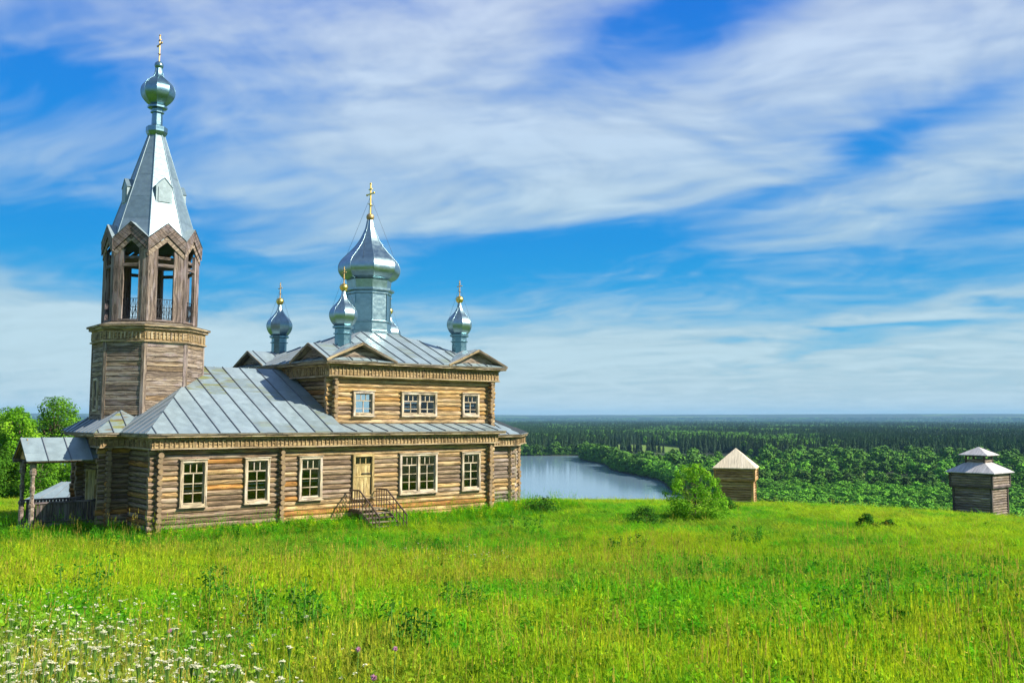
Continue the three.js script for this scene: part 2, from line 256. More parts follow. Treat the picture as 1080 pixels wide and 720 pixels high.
// the log wall from p to q (outside on the left-hand normal given by turn), openings [from, to, low, high]
function logWall(p, q, y0, n, openings, ext, tone, half = 0, name = 'log_wall') {
  const rad = half ? 0.124 : 0.136;
  const w = part(name, church), du = q[0] - p[0], dv = q[1] - p[1], L = Math.hypot(du, dv);
  w.position.set(p[0], 0, p[1]); w.rotation.y = Math.atan2(-dv, du);
  for (let k = 0; k < n; k++) {
    const y = y0 + PITCHLOG * (k + 0.5 + half);
    let runs = [[-ext[0], L + ext[1]]];
    for (const [a, b, lo, hi] of openings) if (y > lo - 0.06 && y < hi + 0.06) runs = runs.flatMap(([s, e]) => (b <= s || a >= e ? [[s, e]] : [[s, a], [b, e]].filter(([x, z]) => z - x > 0.04)));
    runs.forEach(([s, e], i) => {
      const [mats, end] = tone(k, (s + e) / 2, i);
      const jog = (x) => (cr() - 0.5) * 0.1 * (x ? 1 : 0);
      const s2 = s < 0 ? s + jog(1) : s, e2 = e > L ? e + jog(1) : e;
      const m = mesh('log', logGeo(e2 - s2, rad * (0.91 + 0.17 * cr()), cr), [pick(mats), Array.isArray(end) ? pick(end) : end], w);
      m.position.set((s2 + e2) / 2, y, (cr() - 0.5) * 0.025);
    });
  }
  return w;
}
const AX = -0.14;                                             // logs' axis behind the wall face
const LOWER = [[1.1165, 2.3977], [4.2917, 5.5892], [7.1994, 8.5031], [13.2713, 15.7936], [17.5595, 18.9165]], YB = 1.6, YT = 3.8;
const DOOR = [10.3154, 11.6105, 1.55, 3.85];
// weathered grey-brown west of the stub wall, fresher yellow timber east of it; the lowest courses are newest
const toneWest = (k) => { const r = cr(); return [k < 5 ? (r < 0.68 ? M.orange : M.grey) : r < 0.14 ? M.gold : r < 0.2 ? M.orange : M.grey, SAWN]; };
const toneSouth = (k, x) => { if (x <= 6.2) return toneWest(k); const r = cr(); return [k < 5 && r < 0.42 ? M.orange : r < 0.24 ? M.grey : M.gold, SAWN]; };
const toneUpper = () => { const r = cr(); return [r < 0.22 ? M.grey : r < 0.3 ? M.orange : M.gold, SAWN]; };
const toneAsh = () => [cr() < 0.3 ? M.gold : M.ash, SAWN];
const open = LOWER.map(([a, b]) => [a + 0.1, b - 0.1, YB + 0.1, YT - 0.1]);
logWall([0, AX], [6.2282, AX], 0.05, 17, open.slice(0, 2), [0.3, 0], toneSouth);
logWall([6.2282, AX], [19.7312, AX], 0.05, 17, [...open.slice(2).map(([a, b, c, d]) => [a - 6.2282, b - 6.2282, c, d]), [DOOR[0] - 6.2282 + 0.1, DOOR[1] - 6.2282 - 0.1, DOOR[2], DOOR[3] - 0.1]], [0, 0.3], toneSouth);
// walls that cross the long wall and show their sawn ends on it
logWall([-AX * 0 + 0.14, -13.34], [0.14, 0], 0.05, 17, [], [0.2, 0.2], toneWest, 0.5);
logWall([6.2282, -0.9], [6.2282, 0], 0.05, 17, [], [0, 0.22], toneWest, 0.5, 'log_stub_wall');
logWall([19.59, -13.34], [19.59, 0], 0.05, 17, [], [0.2, 0.24], toneWest, 0.5);
logWall([19.73, -13.34], [0, -13.34], 0.05, 17, [], [0.3, 0.3], toneWest);
// tower foot (vestibule)
const VU = -1.1, VS = -4.06, VN = -8.1;
logWall([VU, VS + AX], [0.1, VS + AX], 0.05, 17, [], [0.32, 0], toneWest);
logWall([VU - AX, VN], [VU - AX, VS], 0.05, 17, [[-6.9 - VN, -5.3 - VN, 0.7, 3.2]], [0.3, 0.3], toneWest, 0.5);
logWall([0.1, VN - AX], [VU, VN - AX], 0.05, 17, [], [0, 0.32], toneWest);
// upper cube
const C = [15.184, -6.7412], HU = 5.54, US = C[1] + HU, UW = C[0] - HU, UE = C[0] + HU, UN = C[1] - HU;
const UPPER = [[10.9676, 12.2958], [14.1231, 16.5774], [18.4593, 19.7241]], UYB = 5.9103, UYT = 7.2756;
logWall([UW, US + AX], [UE, US + AX], 4.95, 13, UPPER.map(([a, b]) => [a - UW + 0.1, b - UW - 0.1, UYB + 0.08, UYT - 0.08]), [0.3, 0.3], toneUpper);
logWall([UW - AX, UN], [UW - AX, US], 4.95, 13, [], [0.3, 0.3], toneUpper, 0.5);
logWall([UE + AX, UN], [UE + AX, US], 4.95, 13, [], [0.3, 0.3], toneUpper, 0.5);
logWall([UE, UN - AX], [UW, UN - AX], 4.95, 13, [[2, 4, UYB, UYT], [7, 9, UYB, UYT]], [0.3, 0.3], toneUpper);
// apse
const AP = [[19.8, -1.6], [22.75, -1.6], [26.25, -5.1], [26.25, -8.38], [22.75, -11.88], [19.8, -11.88]];
for (let i = 0; i < 5; i++) { const a = AP[i], b = AP[i + 1], L = Math.hypot(b[0] - a[0], b[1] - a[1]), nx = -(b[1] - a[1]) / L, nz = (b[0] - a[0]) / L; const off = (p) => [p[0] - nx * 0.14, p[1] - nz * 0.14]; logWall(off(a), off(b), 0.0, 17, i === 1 ? [[0.6, 1.9, 1.5, 3.6]] : [], [i === 0 ? 0 : 0.24, i === 4 ? 0 : 0.26], toneAsh, i % 2 ? 0.5 : 0); }
// footing
mesh('footing', boxGeo(19.5, 0.5, 13.1, 9.86, -0.21, -6.74), M.stone, church);
mesh('footing', boxGeo(5.2, 0.5, 9.8, 22.3, -0.23, -6.74), M.stone, church);
mesh('footing', boxGeo(1.4, 0.5, 3.8, -0.45, -0.22, -6.08), M.stone, church);
console.log('walls');

// a frame on a wall: local x along the wall seen from outside, z outwards
function onWall(name, x, y, z, phi, parent = church) { const g = part(name, parent); g.position.set(x, y, z); g.rotation.y = phi; return g; }
function frameGeo(w, h, t, d, z) { return join([boxGeo(t, h, d, -w / 2 + t / 2, h / 2, z), boxGeo(t, h, d, w / 2 - t / 2, h / 2, z), boxGeo(w - 2 * t, t, d, 0, t / 2, z), boxGeo(w - 2 * t, t, d, 0, h - t / 2, z)]); }
function sash(g, x0, x1, y0, y1, rows, topRow) {            // one casement: top lights and rows of panes below
  const w = x1 - x0, h = y1 - y0, bars = [], panes = [], t = 0.042, cx = (x0 + x1) / 2;
  const f = frameGeo(w, h, 0.065, 0.06, -0.03); f.translate(cx, y0, 0); mesh('sash', f, M.casing, g);
  const yTop = y1 - topRow * h;
  bars.push(boxGeo(w - 0.13, 0.06, 0.055, cx, yTop, -0.03)); bars.push(boxGeo(0.055, yTop - y0 - 0.095, 0.05, cx, (y0 + 0.065 + yTop - 0.03) / 2, -0.031));
  const cell = (a, b, c, d) => panes.push([a, b, c, d]);
  for (let i = 0; i < 3; i++) { const a = x0 + 0.065 + (w - 0.13) * i / 3, b = a + (w - 0.13) / 3; if (i) bars.push(boxGeo(t, y1 - yTop - 0.095, 0.045, a, (yTop + 0.03 + y1 - 0.065) / 2, -0.032)); cell(a, b, yTop + 0.03, y1 - 0.065); }
  let y = yTop - 0.03; const span = yTop - 0.03 - (y0 + 0.065);
  rows.forEach((fr, r) => { const yb = y - span * fr; for (const s of [0, 1]) { const a = s ? cx + 0.027 : x0 + 0.065, b = s ? x1 - 0.065 : cx - 0.027; cell(a, b, yb, y); if (r < rows.length - 1) bars.push(boxGeo(b - a, t, 0.045, (a + b) / 2, yb, -0.033)); } y = yb; });
  mesh('glazing_bars', join(bars), M.casing, g);
  for (const [a, b, c, d] of panes) { const m = mesh('pane', new THREE.BoxGeometry(b - a, d - c, 0.004).translate((a + b) / 2, (c + d) / 2, -0.036), M.glass, g); m.rotation.y = (cr() - 0.5) * 0.012; }
}
function windowAt(x0, x1, y0, y1, z, phi, rows, topRow, two, across) {
  const w = x1 - x0, h = y1 - y0, g = onWall('window', across ? across[0] : (x0 + x1) / 2, y0, across ? across[1] : z, phi);
  mesh('casing', frameGeo(w, h, 0.125, 0.13, 0.03), M.casing, g);
  mesh('sill', boxGeo(w + 0.08, 0.05, 0.2, 0, -0.024, 0.06), M.casing, g);
  mesh('head_board', boxGeo(w + 0.1, 0.045, 0.18, 0, h + 0.022, 0.05), M.casing, g);
  mesh('reveal', join([boxGeo(0.03, h - 0.1, 0.26, -w / 2 + 0.105, h / 2, -0.175), boxGeo(0.03, h - 0.1, 0.26, w / 2 - 0.105, h / 2, -0.175)]), M.soffit, g);
  if (two) { mesh('mullion', boxGeo(0.13, h - 0.25, 0.12, 0, h / 2, 0.02), M.casing, g); sash(g, -w / 2 + 0.125, -0.065, 0.125, h - 0.125, rows, topRow); sash(g, 0.065, w / 2 - 0.125, 0.125, h - 0.125, rows, topRow); } else sash(g, -w / 2 + 0.125, w / 2 - 0.125, 0.125, h - 0.125, rows, topRow);
  return g;
}
LOWER.forEach(([a, b], i) => windowAt(a, b, YB, YT, 0, 0, [0.34, 0.33, 0.33], 0.26, i === 3));
UPPER.forEach(([a, b], i) => windowAt(a, b, UYB, UYT, US, 0, [0.66, 0.34], 0.36, i === 1));
windowAt(-0.65, 0.65, 1.5, 3.6, 0, Math.PI / 4, [0.34, 0.33, 0.33], 0.26, false, [23.63, -2.48]);
// side door: boards, three lights, a bar across
{ const w = DOOR[1] - DOOR[0], h = DOOR[3] - DOOR[2], g = onWall('door', (DOOR[0] + DOOR[1]) / 2, DOOR[2], 0, 0);
  mesh('casing', frameGeo(w, h, 0.13, 0.13, 0.03), M.doorYellow, g);
  const iw = w - 0.26, n = 5, y1 = h - 0.6; for (let i = 0; i < n; i++) mesh('board', boxGeo(iw / n - 0.008, y1 - 0.13, 0.045, -iw / 2 + (i + 0.5) * iw / n, (y1 + 0.13) / 2, -0.04 + 0.006 * (i % 2)), M.doorYellow, g);
  mesh('rail', boxGeo(iw, 0.1, 0.06, 0, y1 + 0.05, -0.03), M.doorYellow, g); mesh('rail', boxGeo(iw, 0.09, 0.03, 0, 1.12, 0), M.doorYellow, g);
  for (let i = 0; i < 3; i++) { mesh('pane', new THREE.BoxGeometry(iw / 3 - 0.04, 0.34, 0.004).translate(-iw / 2 + (i + 0.5) * iw / 3, y1 + 0.29, -0.04), M.glass, g); if (i) mesh('glazing_bar', boxGeo(0.045, 0.36, 0.05, -iw / 2 + i * iw / 3, y1 + 0.28, -0.035), M.doorYellow, g); }
  mesh('bolt_bar', boxGeo(0.7, 0.045, 0.03, 0.25, 1.27, 0.035), M.iron, g);
  mesh('threshold', boxGeo(w + 0.1, 0.06, 0.3, 0, -0.035, 0.07), M.trim, g); }
// west door of the vestibule, under the porch
{ const g = onWall('door', VU, 0.7, -6.1, -Math.PI / 2); mesh('casing', frameGeo(1.6, 2.5, 0.12, 0.14, 0.03), M.doorYellow, g); for (let i = 0; i < 4; i++) mesh('board', boxGeo(0.33, 2.26, 0.05, -0.51 + i * 0.34, 1.25, 0.0 + 0.005 * (i % 2)), M.doorYellow, g); mesh('lock_plate', boxGeo(0.1, 0.2, 0.03, 0.5, 1.1, 0.045), M.iron, g); }

// ---------- carved friezes and cornices ----------
let eps = 0;
function cornice(p, q, yb, yt, ov, ext = [ov, ov], step = 0.23) {
  eps += 0.0021; const du = q[0] - p[0], dv = q[1] - p[1], L = Math.hypot(du, dv), phi = Math.atan2(-dv, du);
  const g = onWall('cornice', p[0], eps % 0.02, p[1], phi);
  mesh('frieze_board', boxGeo(L + 0.62 + 2 * eps, yt - yb - 0.1, 0.1, L / 2, (yb + yt - 0.1) / 2, 0.27), M.frieze, g);
  mesh('moulding', boxGeo(L + 0.74, 0.07, 0.4, L / 2, yb - 0.02, 0.18), M.trim, g); mesh('moulding', boxGeo(L + 0.7, 0.06, 0.13, L / 2, yt - 0.19, 0.35), M.frieze, g);
  const a = -ext[0], b = L + ext[1]; mesh('soffit', boxGeo(b - a, 0.035, ov - 0.26, (a + b) / 2, yt - 0.125, (ov + 0.2) / 2), M.soffit, g);
  mesh('fascia', boxGeo(b - a, 0.13, 0.05, (a + b) / 2, yt - 0.09, ov - 0.026), M.trim, g); mesh('fascia', boxGeo(b - a, 0.07, 0.05, (a + b) / 2, yt - 0.03, ov + 0.024), M.roofEdge, g);
  const d = []; const hh = yt - yb - 0.34; for (let x = -0.2, i = 0; x < L + 0.2; x += step, i++) { const kind = i % 9; if (kind === 8) { for (const s of [-0.055, 0.005, 0.065]) d.push(boxGeo(0.035, hh + 0.06, 0.05, x + s, yb + 0.05 + hh / 2, 0.342)); continue; } d.push(boxGeo(0.05, hh, 0.05, x, yb + 0.05 + hh / 2, 0.342)); d.push(boxGeo(0.1, 0.05, 0.046, x + 0.07, yb + 0.05 + (i % 2 ? hh * 0.5 : hh - 0.03), 0.341)); }
  const m = mesh('dentils', join(d), M.frieze, g); m.userData.kind = 'stuff';
}
const YE = 5.06, YF = 4.36;
cornice([0, 0], [19.73, 0], YF, YE - 0.03, 0.62, [0.6, 0.66]);
cornice([0, -4.0], [0, 0], YF, YE - 0.03, 0.62, [0, 0.6]);
cornice([VU, VS], [0, VS], YF, YE - 0.03, 0.74, [0.74, 0]); cornice([VU, VN], [VU, VS], YF, YE - 0.03, 0.74);
cornice([19.8, -1.6], [22.75, -1.6], 4.1, 4.77, 0.6, [0, 0.3]); cornice([22.75, -1.6], [26.25, -5.1], 4.1, 4.77, 0.6, [0.25, 0.25]); cornice([26.25, -5.1], [26.25, -8.38], 4.1, 4.77, 0.6, [0.25, 0.25]);
cornice([19.73, 0], [19.73, -1.6], YF, YE - 0.03, 0.62, [0.6, 0]);
cornice([UW, US], [UE, US], 8.07, 8.86, 0.66); cornice([UW, UN], [UW, US], 8.07, 8.86, 0.66); cornice([UE, US], [UE, UN], 8.07, 8.86, 0.66); cornice([UE, UN], [UW, UN], 8.07, 8.86, 0.66);

// ---------- standing-seam metal roofs ----------
function roof(name, pts, sp = 0.62, opt = {}) {
  const P = pts.map((p) => new THREE.Vector3(...p)), e = P[1].clone().sub(P[0]).normalize(), far = P[2].clone().sub(P[0]);
  const n = e.clone().cross(far).normalize(); if (n.y < 0) n.negate();
  const zx = e.clone().cross(n), g = part(name, church); g.position.copy(P[0]); g.quaternion.setFromRotationMatrix(new THREE.Matrix4().makeBasis(e, n, zx));
  const flat = P.map((p) => { const d = p.clone().sub(P[0]); return [d.dot(e), d.dot(zx)]; });
  const xs = flat.map((p) => p[0]), x0 = Math.min(...xs), x1 = Math.max(...xs), ph = opt.phase ?? 0.3;
  mesh('roof_deck', plateGeo(flat, -0.085, -0.02), M.deck, g);
  const cuts = [x0]; for (let x = x0 + sp * ph; x < x1 - 0.05; x += sp) cuts.push(x); cuts.push(x1);
  for (let i = 0; i < cuts.length - 1; i++) {
    let strip = cutConvex(cutConvex(flat, cuts[i], true), cuts[i + 1], false); if (strip.length < 3) continue;
    const zs = strip.map((p) => p[1]), z0 = Math.min(...zs), z1 = Math.max(...zs); let zc = z1, lap = 0.6 + 1.3 * ((i * 0.618) % 1), j = 0;
    while (zc > z0 + 0.02) { const zb = Math.max(z0, zc - lap); const sh = flip(cutConvex(cutConvex(flip(strip), zb, true), zc, false)); if (sh.length > 2 && zc - zb > 0.02) { const mat = opt.mat?.(i, j, (zc + zb) / 2) ?? (cr() < 0.14 ? M.worn : pick(M.roof)); mesh('panel', plateGeo(sh, -0.018, 0.002, [0.004 * (j % 2), (cr() - 0.5) * 0.012, (cr() - 0.5) * 0.008], (cuts[i] + cuts[i + 1]) / 2, (zb + zc) / 2), opt.metal ?? mat, g); } zc = zb; lap = 1.9; j++; }
    if (i) { const at = []; for (let k = 0; k < flat.length; k++) { const a = flat[k], b = flat[(k + 1) % flat.length]; if ((a[0] - cuts[i]) * (b[0] - cuts[i]) < 0) at.push(a[1] + (b[1] - a[1]) * (cuts[i] - a[0]) / (b[0] - a[0])); } if (at.length > 1) { const lo = Math.min(...at), hi = Math.max(...at); if (hi - lo > 0.08) mesh('seam', boxGeo(0.03, 0.055, hi - lo, cuts[i], 0.026, (lo + hi) / 2), M.seam, g); } }
  }
  return g;
}
const RIDGE = 8.62;
roof('roof_slope', [[-0.68, YE, 0.66], [9.6, YE, 0.66], [9.6, RIDGE, C[1]], [4.3, RIDGE, C[1]]], 1.0, { phase: 0.42, mat: (i, j, z) => (z < -5.4 && i >= 4 && i <= 6 ? M.stain[i === 5 ? 0 : 1] : null) });
roof('roof_slope', [[9.6, YE, -14.2], [-0.72, YE, -14.2], [4.3, RIDGE, C[1]], [9.6, RIDGE, C[1]]], 1.0);
roof('roof_slope', [[-0.68, YE, -14.2], [-0.68, YE, 0.66], [4.3, RIDGE, C[1]]], 0.8);
roof('vestibule_roof', [[-1.86, YE, -3.3], [0.9, YE, -3.3], [0.9, YE + 0.676 * 0.95, -4.25], [-0.12, YE + 0.676 * 1.68, -4.98]], 0.7, { mat: (i) => M.stain[i % 2] });
roof('vestibule_roof', [[-1.86, YE, -8.8], [-1.86, YE, -3.3], [-0.12, YE + 1.13, -4.98], [-0.12, YE + 1.13, -7.1]], 0.7);
roof('vestibule_roof', [[0.7, YE, -8.8], [-1.86, YE, -8.8], [-0.12, YE + 1.13, -7.1], [0.7, YE + 1.13, -7.1]], 0.7);
roof('skirt_roof', [[9.6, YE, 0.66], [20.42, YE, 0.66], [20.3, 5.46, US + 0.02], [9.6, 5.46, US + 0.02]], 0.96, { phase: 0.6 });
roof('skirt_roof', [[20.45, YE, -14.2], [9.6, YE, -14.2], [9.6, 5.46, UN], [20.45, 5.46, UN]], 0.96);
roof('skirt_roof', [[20.42, YE, 0.66], [20.42, YE, -1.6], [19.7, 5.4, -1.6], [20.3, 5.46, US]], 0.8);
const apx = [UE - 0.1, 7.1, C[1]], AE = [[19.8, -1.0], [23.0, -1.0], [26.85, -4.85], [26.85, -8.63], [23.0, -12.48], [19.8, -12.48]];
roof('apse_roof', [[19.8, 4.79, -1.0], [23.0, 4.79, -1.0], apx, [19.8, 7.1, C[1]]], 0.95);
for (let i = 1; i < 4; i++) roof('apse_roof', [[AE[i][0], 4.79, AE[i][1]], [AE[i + 1][0], 4.79, AE[i + 1][1]], apx], 0.95);
roof('apse_roof', [[23.0, 4.79, -12.48], [19.8, 4.79, -12.48], [19.8, 7.1, C[1]], apx], 0.95);
// upper hipped roof with paired gables at the corners
const SE = 6.24, YU = 8.9, YP = 11.05, RP = 1.25;
for (let k = 0; k < 4; k++) { const a = k * Math.PI / 2, rot = (x, z) => [C[0] + x * Math.cos(a) + z * Math.sin(a), C[1] - x * Math.sin(a) + z * Math.cos(a)]; const P = (x, y, z) => { const q = rot(x, z); return [q[0], y, q[1]]; };
  roof('upper_roof', [P(-SE, YU, SE), P(SE, YU, SE), P(RP, YP, RP), P(-RP, YP, RP)], 0.9, { phase: 0.5 });
  for (const s of [-1, 1]) {
    const c = s * 4.03, hw = 2.24, rise = 1.03, zf = SE, zb = 3.1;
    roof('gable_roof', [P(c - hw, YU + 0.02, zb), P(c - hw, YU + 0.02, zf), P(c, YU + rise, zf), P(c, YU + rise, zb)], 1.2);
    roof('gable_roof', [P(c + hw, YU + 0.02, zf), P(c + hw, YU + 0.02, zb), P(c, YU + rise, zb), P(c, YU + rise, zf)], 1.2);
    const q = rot(c, zf), g = onWall('gable', q[0], YU, q[1], a);
    for (let i = 0; i < 5; i++) { const y0 = 0.02 + i * 0.165, y1 = y0 + 0.16, x = (hw - 0.3) * (1 - (y0 + 0.0) / (rise - 0.14)); if (x > 0.08) { const x1 = Math.max(0.02, (hw - 0.3) * (1 - y1 / (rise - 0.14))); const sh = new THREE.Shape([[-x, y0], [x, y0], [x1, y1], [-x1, y1]].map((p) => new THREE.Vector2(...p))); const ge = new THREE.ExtrudeGeometry(sh, { depth: 0.03, bevelEnabled: false }); setUv(ge, (px, py) => [px / 3 + i, py + i * 0.3]); ge.translate(0, 0, -0.42 + (i % 2) * 0.012); mesh('tympanum_board', ge, pick(M.ash), g); } }
    for (const t of [-1, 1]) { mesh('rake_board', barGeo([t * (hw - 0.02), 0.0, 0.0], [0, rise - 0.06, 0.0], 0.06, 0.13), t > 0 ? M.roofEdge : M.trim, g); mesh('rake_soffit', barGeo([t * (hw - 0.12), -0.02, -0.2], [0, rise - 0.13, -0.2], 0.4, 0.03), M.soffit, g); }
    mesh('gable_flashing', boxGeo(2 * hw - 0.5, 0.025, 0.36, 0, 0.02, -0.2), M.roof[2], g);
  } }
console.log('roofs');

// ---------- domes and crosses ----------
function cross(parent, y, h, mat, wire) {
  const g = part('cross', parent); g.position.y = y; const t = h * 0.028 + 0.012;
  mesh('upright', boxGeo(t, h, t * 1.3, 0, h / 2, 0), mat, g); mesh('crossbar', boxGeo(t, t * 1.2, h * 0.44, 0, h * 0.66, 0), mat, g); mesh('top_bar', boxGeo(t, t, h * 0.2, 0, h * 0.82, 0), mat, g);
  const s = boxGeo(t, t, h * 0.26); s.rotateX(0.42); s.translate(0, h * 0.3, 0); mesh('slanted_bar', s, mat, g);
  const b = []; for (const [zz, yy] of [[-0.22, 0.66], [0.22, 0.66], [0, 1]]) b.push(new THREE.SphereGeometry(t * 1.1, 8, 6).translate(0, h * yy, h * zz)); mesh('finials', join(b), mat, g);
}
const DOMELOW = (shape, r, y0, yt) => curve(shape.map(([q, t]) => [q * r, y0 + (yt - y0) * t]), 40);
const ONION = [[0.69, 0], [0.865, 0.046], [0.97, 0.119], [1, 0.188], [0.98, 0.258], [0.905, 0.325], [0.78, 0.394], [0.613, 0.48], [0.462, 0.567], [0.33, 0.665], [0.23, 0.768], [0.15, 0.87], [0.1, 1]], BUD = [[0.62, 0], [0.8, 0.08], [0.95, 0.2], [1, 0.33], [0.93, 0.44], [0.76, 0.54], [0.57, 0.62], [0.42, 0.69], [0.28, 0.78], [0.18, 0.88], [0.12, 1]];
function cupola(x, z) {
  const g = onWall('cupola', x, 0, z, 0);
  mesh('drum', facetLathe([[0.47, 9.35], [0.47, 10.5], [0.55, 10.52], [0.55, 10.58], [0.47, 10.6], [0.47, 10.82], [0.6, 10.86], [0.6, 10.98], [0.52, 11.0]], 8, true), M.tinDull, g);
  const p = DOMELOW(BUD, 0.8, 11.0, 12.98); mesh('dome', facetLathe(p), M.dome, g); mesh('seam_ribs', ribs(p, 8, 0.011), M.dome, g);
  mesh('ball', new THREE.SphereGeometry(0.24, 20, 14).translate(0, 13.2, 0), M.gilt, g); cross(g, 13.42, 0.95, M.giltDull);
  const w = []; for (let k = 0; k < 4; k++) { const a = k * Math.PI / 2 + Math.PI / 4; w.push(rodGeo([0, 14.0, 0], [0.72 * Math.sin(a), 11.85, 0.72 * Math.cos(a)], 0.006, 3)); } mesh('guy_wires', join(w), M.iron, g);
}
for (const [a, b] of [[-1, 1], [1, 1], [-1, -1], [1, -1]]) cupola(C[0] + a * 4.1, C[1] + b * 4.1);
{ const g = onWall('central_dome', C[0], 0, C[1], 0);
  mesh('drum', facetLathe([[1.5, 10.7], [1.5, 11.2], [1.42, 11.24], [1.42, 11.72], [1.5, 11.74], [1.5, 11.82], [1.36, 11.86], [1.36, 13.5], [1.45, 13.54], [1.45, 13.66], [1.62, 13.74], [1.62, 13.86], [1.36, 13.9], [1.42, 14.42]], 8, true), M.dome, g);
  mesh('pilasters', ribs([[1.38, 11.84], [1.38, 13.5]], 8, 0.035), M.tinDull, g);
  const p = DOMELOW(ONION, 1.97, 14.42, 18.35); mesh('dome', facetLathe(p), M.dome, g); mesh('seam_ribs', ribs(p, 8, 0.018), M.dome, g);
  mesh('ball', new THREE.SphereGeometry(0.25, 20, 14).translate(0, 18.56, 0), M.giltDull, g); cross(g, 18.78, 1.95, M.gilt);
  const w = []; for (let k = 0; k < 4; k++) { const a = k * Math.PI / 2 + Math.PI / 4; w.push(rodGeo([0, 19.9, 0], [1.7 * Math.sin(a), 15.6, 1.7 * Math.cos(a)], 0.009, 3)); } mesh('guy_wires', join(w), M.iron, g); }

// ---------- bell tower ----------
const T = [1.68, C[1]];
const tower = onWall('bell_tower_shaft', T[0], 0, T[1], 0), tier = onWall('bell_tier', T[0], 0, T[1], 0);
const face = (g, parent, i, apo, y) => { const a = i * Math.PI / 4; g.position.set(apo * Math.sin(a), y, apo * Math.cos(a)); g.rotation.y = a; return g; };
{ const R = 2.78, apo = R * Math.cos(Math.PI / 8), hw = R * Math.sin(Math.PI / 8);
  mesh('core', facetLathe([[R - 0.06, 4.6], [R - 0.06, 10.6]], 8, true), M.dark[0], tower);
  for (let i = 0; i < 8; i++) {
    for (let k = 0; k < 19; k++) face(mesh('board', boxGeo(2 * hw - 0.2, 0.216 + 0.014 * cr(), 0.06), cr() < 0.16 ? pick(M.grey) : pick(M.ash), tower), tower, i, apo - 0.026 + 0.022 * cr(), 5.05 + k * 0.248);
    for (const s of [-1, 1]) { const m = mesh('corner_board', boxGeo(0.15, 4.7, 0.05, s * (hw - 0.068), 0, 0), M.ash[0], tower); face(m, tower, i, apo + 0.012 + 0.002 * s, 7.35); }
    face(mesh('frieze_board', boxGeo(2 * hw + 0.02, 0.58, 0.06), M.frieze, tower), tower, i, apo + 0.035, 9.99);
    face(mesh('moulding', boxGeo(2 * hw + 0.11, 0.07, 0.13), M.trim, tower), tower, i, apo + 0.07, 9.67);
    face(mesh('moulding', boxGeo(2 * hw + 0.16, 0.12, 0.2), M.trim, tower), tower, i, apo + 0.1, 10.34);
    face(mesh('moulding', boxGeo(2 * hw + 0.25, 0.07, 0.3), M.trim, tower), tower, i, apo + 0.16, 10.45);
    const d = []; for (let x = -hw + 0.12; x < hw - 0.08; x += 0.2) { d.push(boxGeo(0.07, 0.36, 0.05, x, 0, 0)); d.push(boxGeo(0.09, 0.05, 0.045, x + 0.06, 0.12, 0)); } const m = mesh('dentils', join(d), M.trim, tower); m.userData.kind = 'stuff'; face(m, tower, i, apo + 0.085, 9.96);
  }
  mesh('ledge_roof', facetLathe([[3.1, 10.485], [3.12, 10.51], [2.3, 10.72], [0.05, 10.72]], 8, true), M.roofEdge, tower);
  const wn = onWall('window', T[0] - apo - 0.0, 6.1, T[1], -Math.PI / 2); mesh('casing', frameGeo(0.8, 1.7, 0.12, 0.12, 0.03), M.casing, wn); mesh('shutter', boxGeo(0.58, 1.46, 0.04, 0, 0.85, 0.0), M.dark[0], wn); }
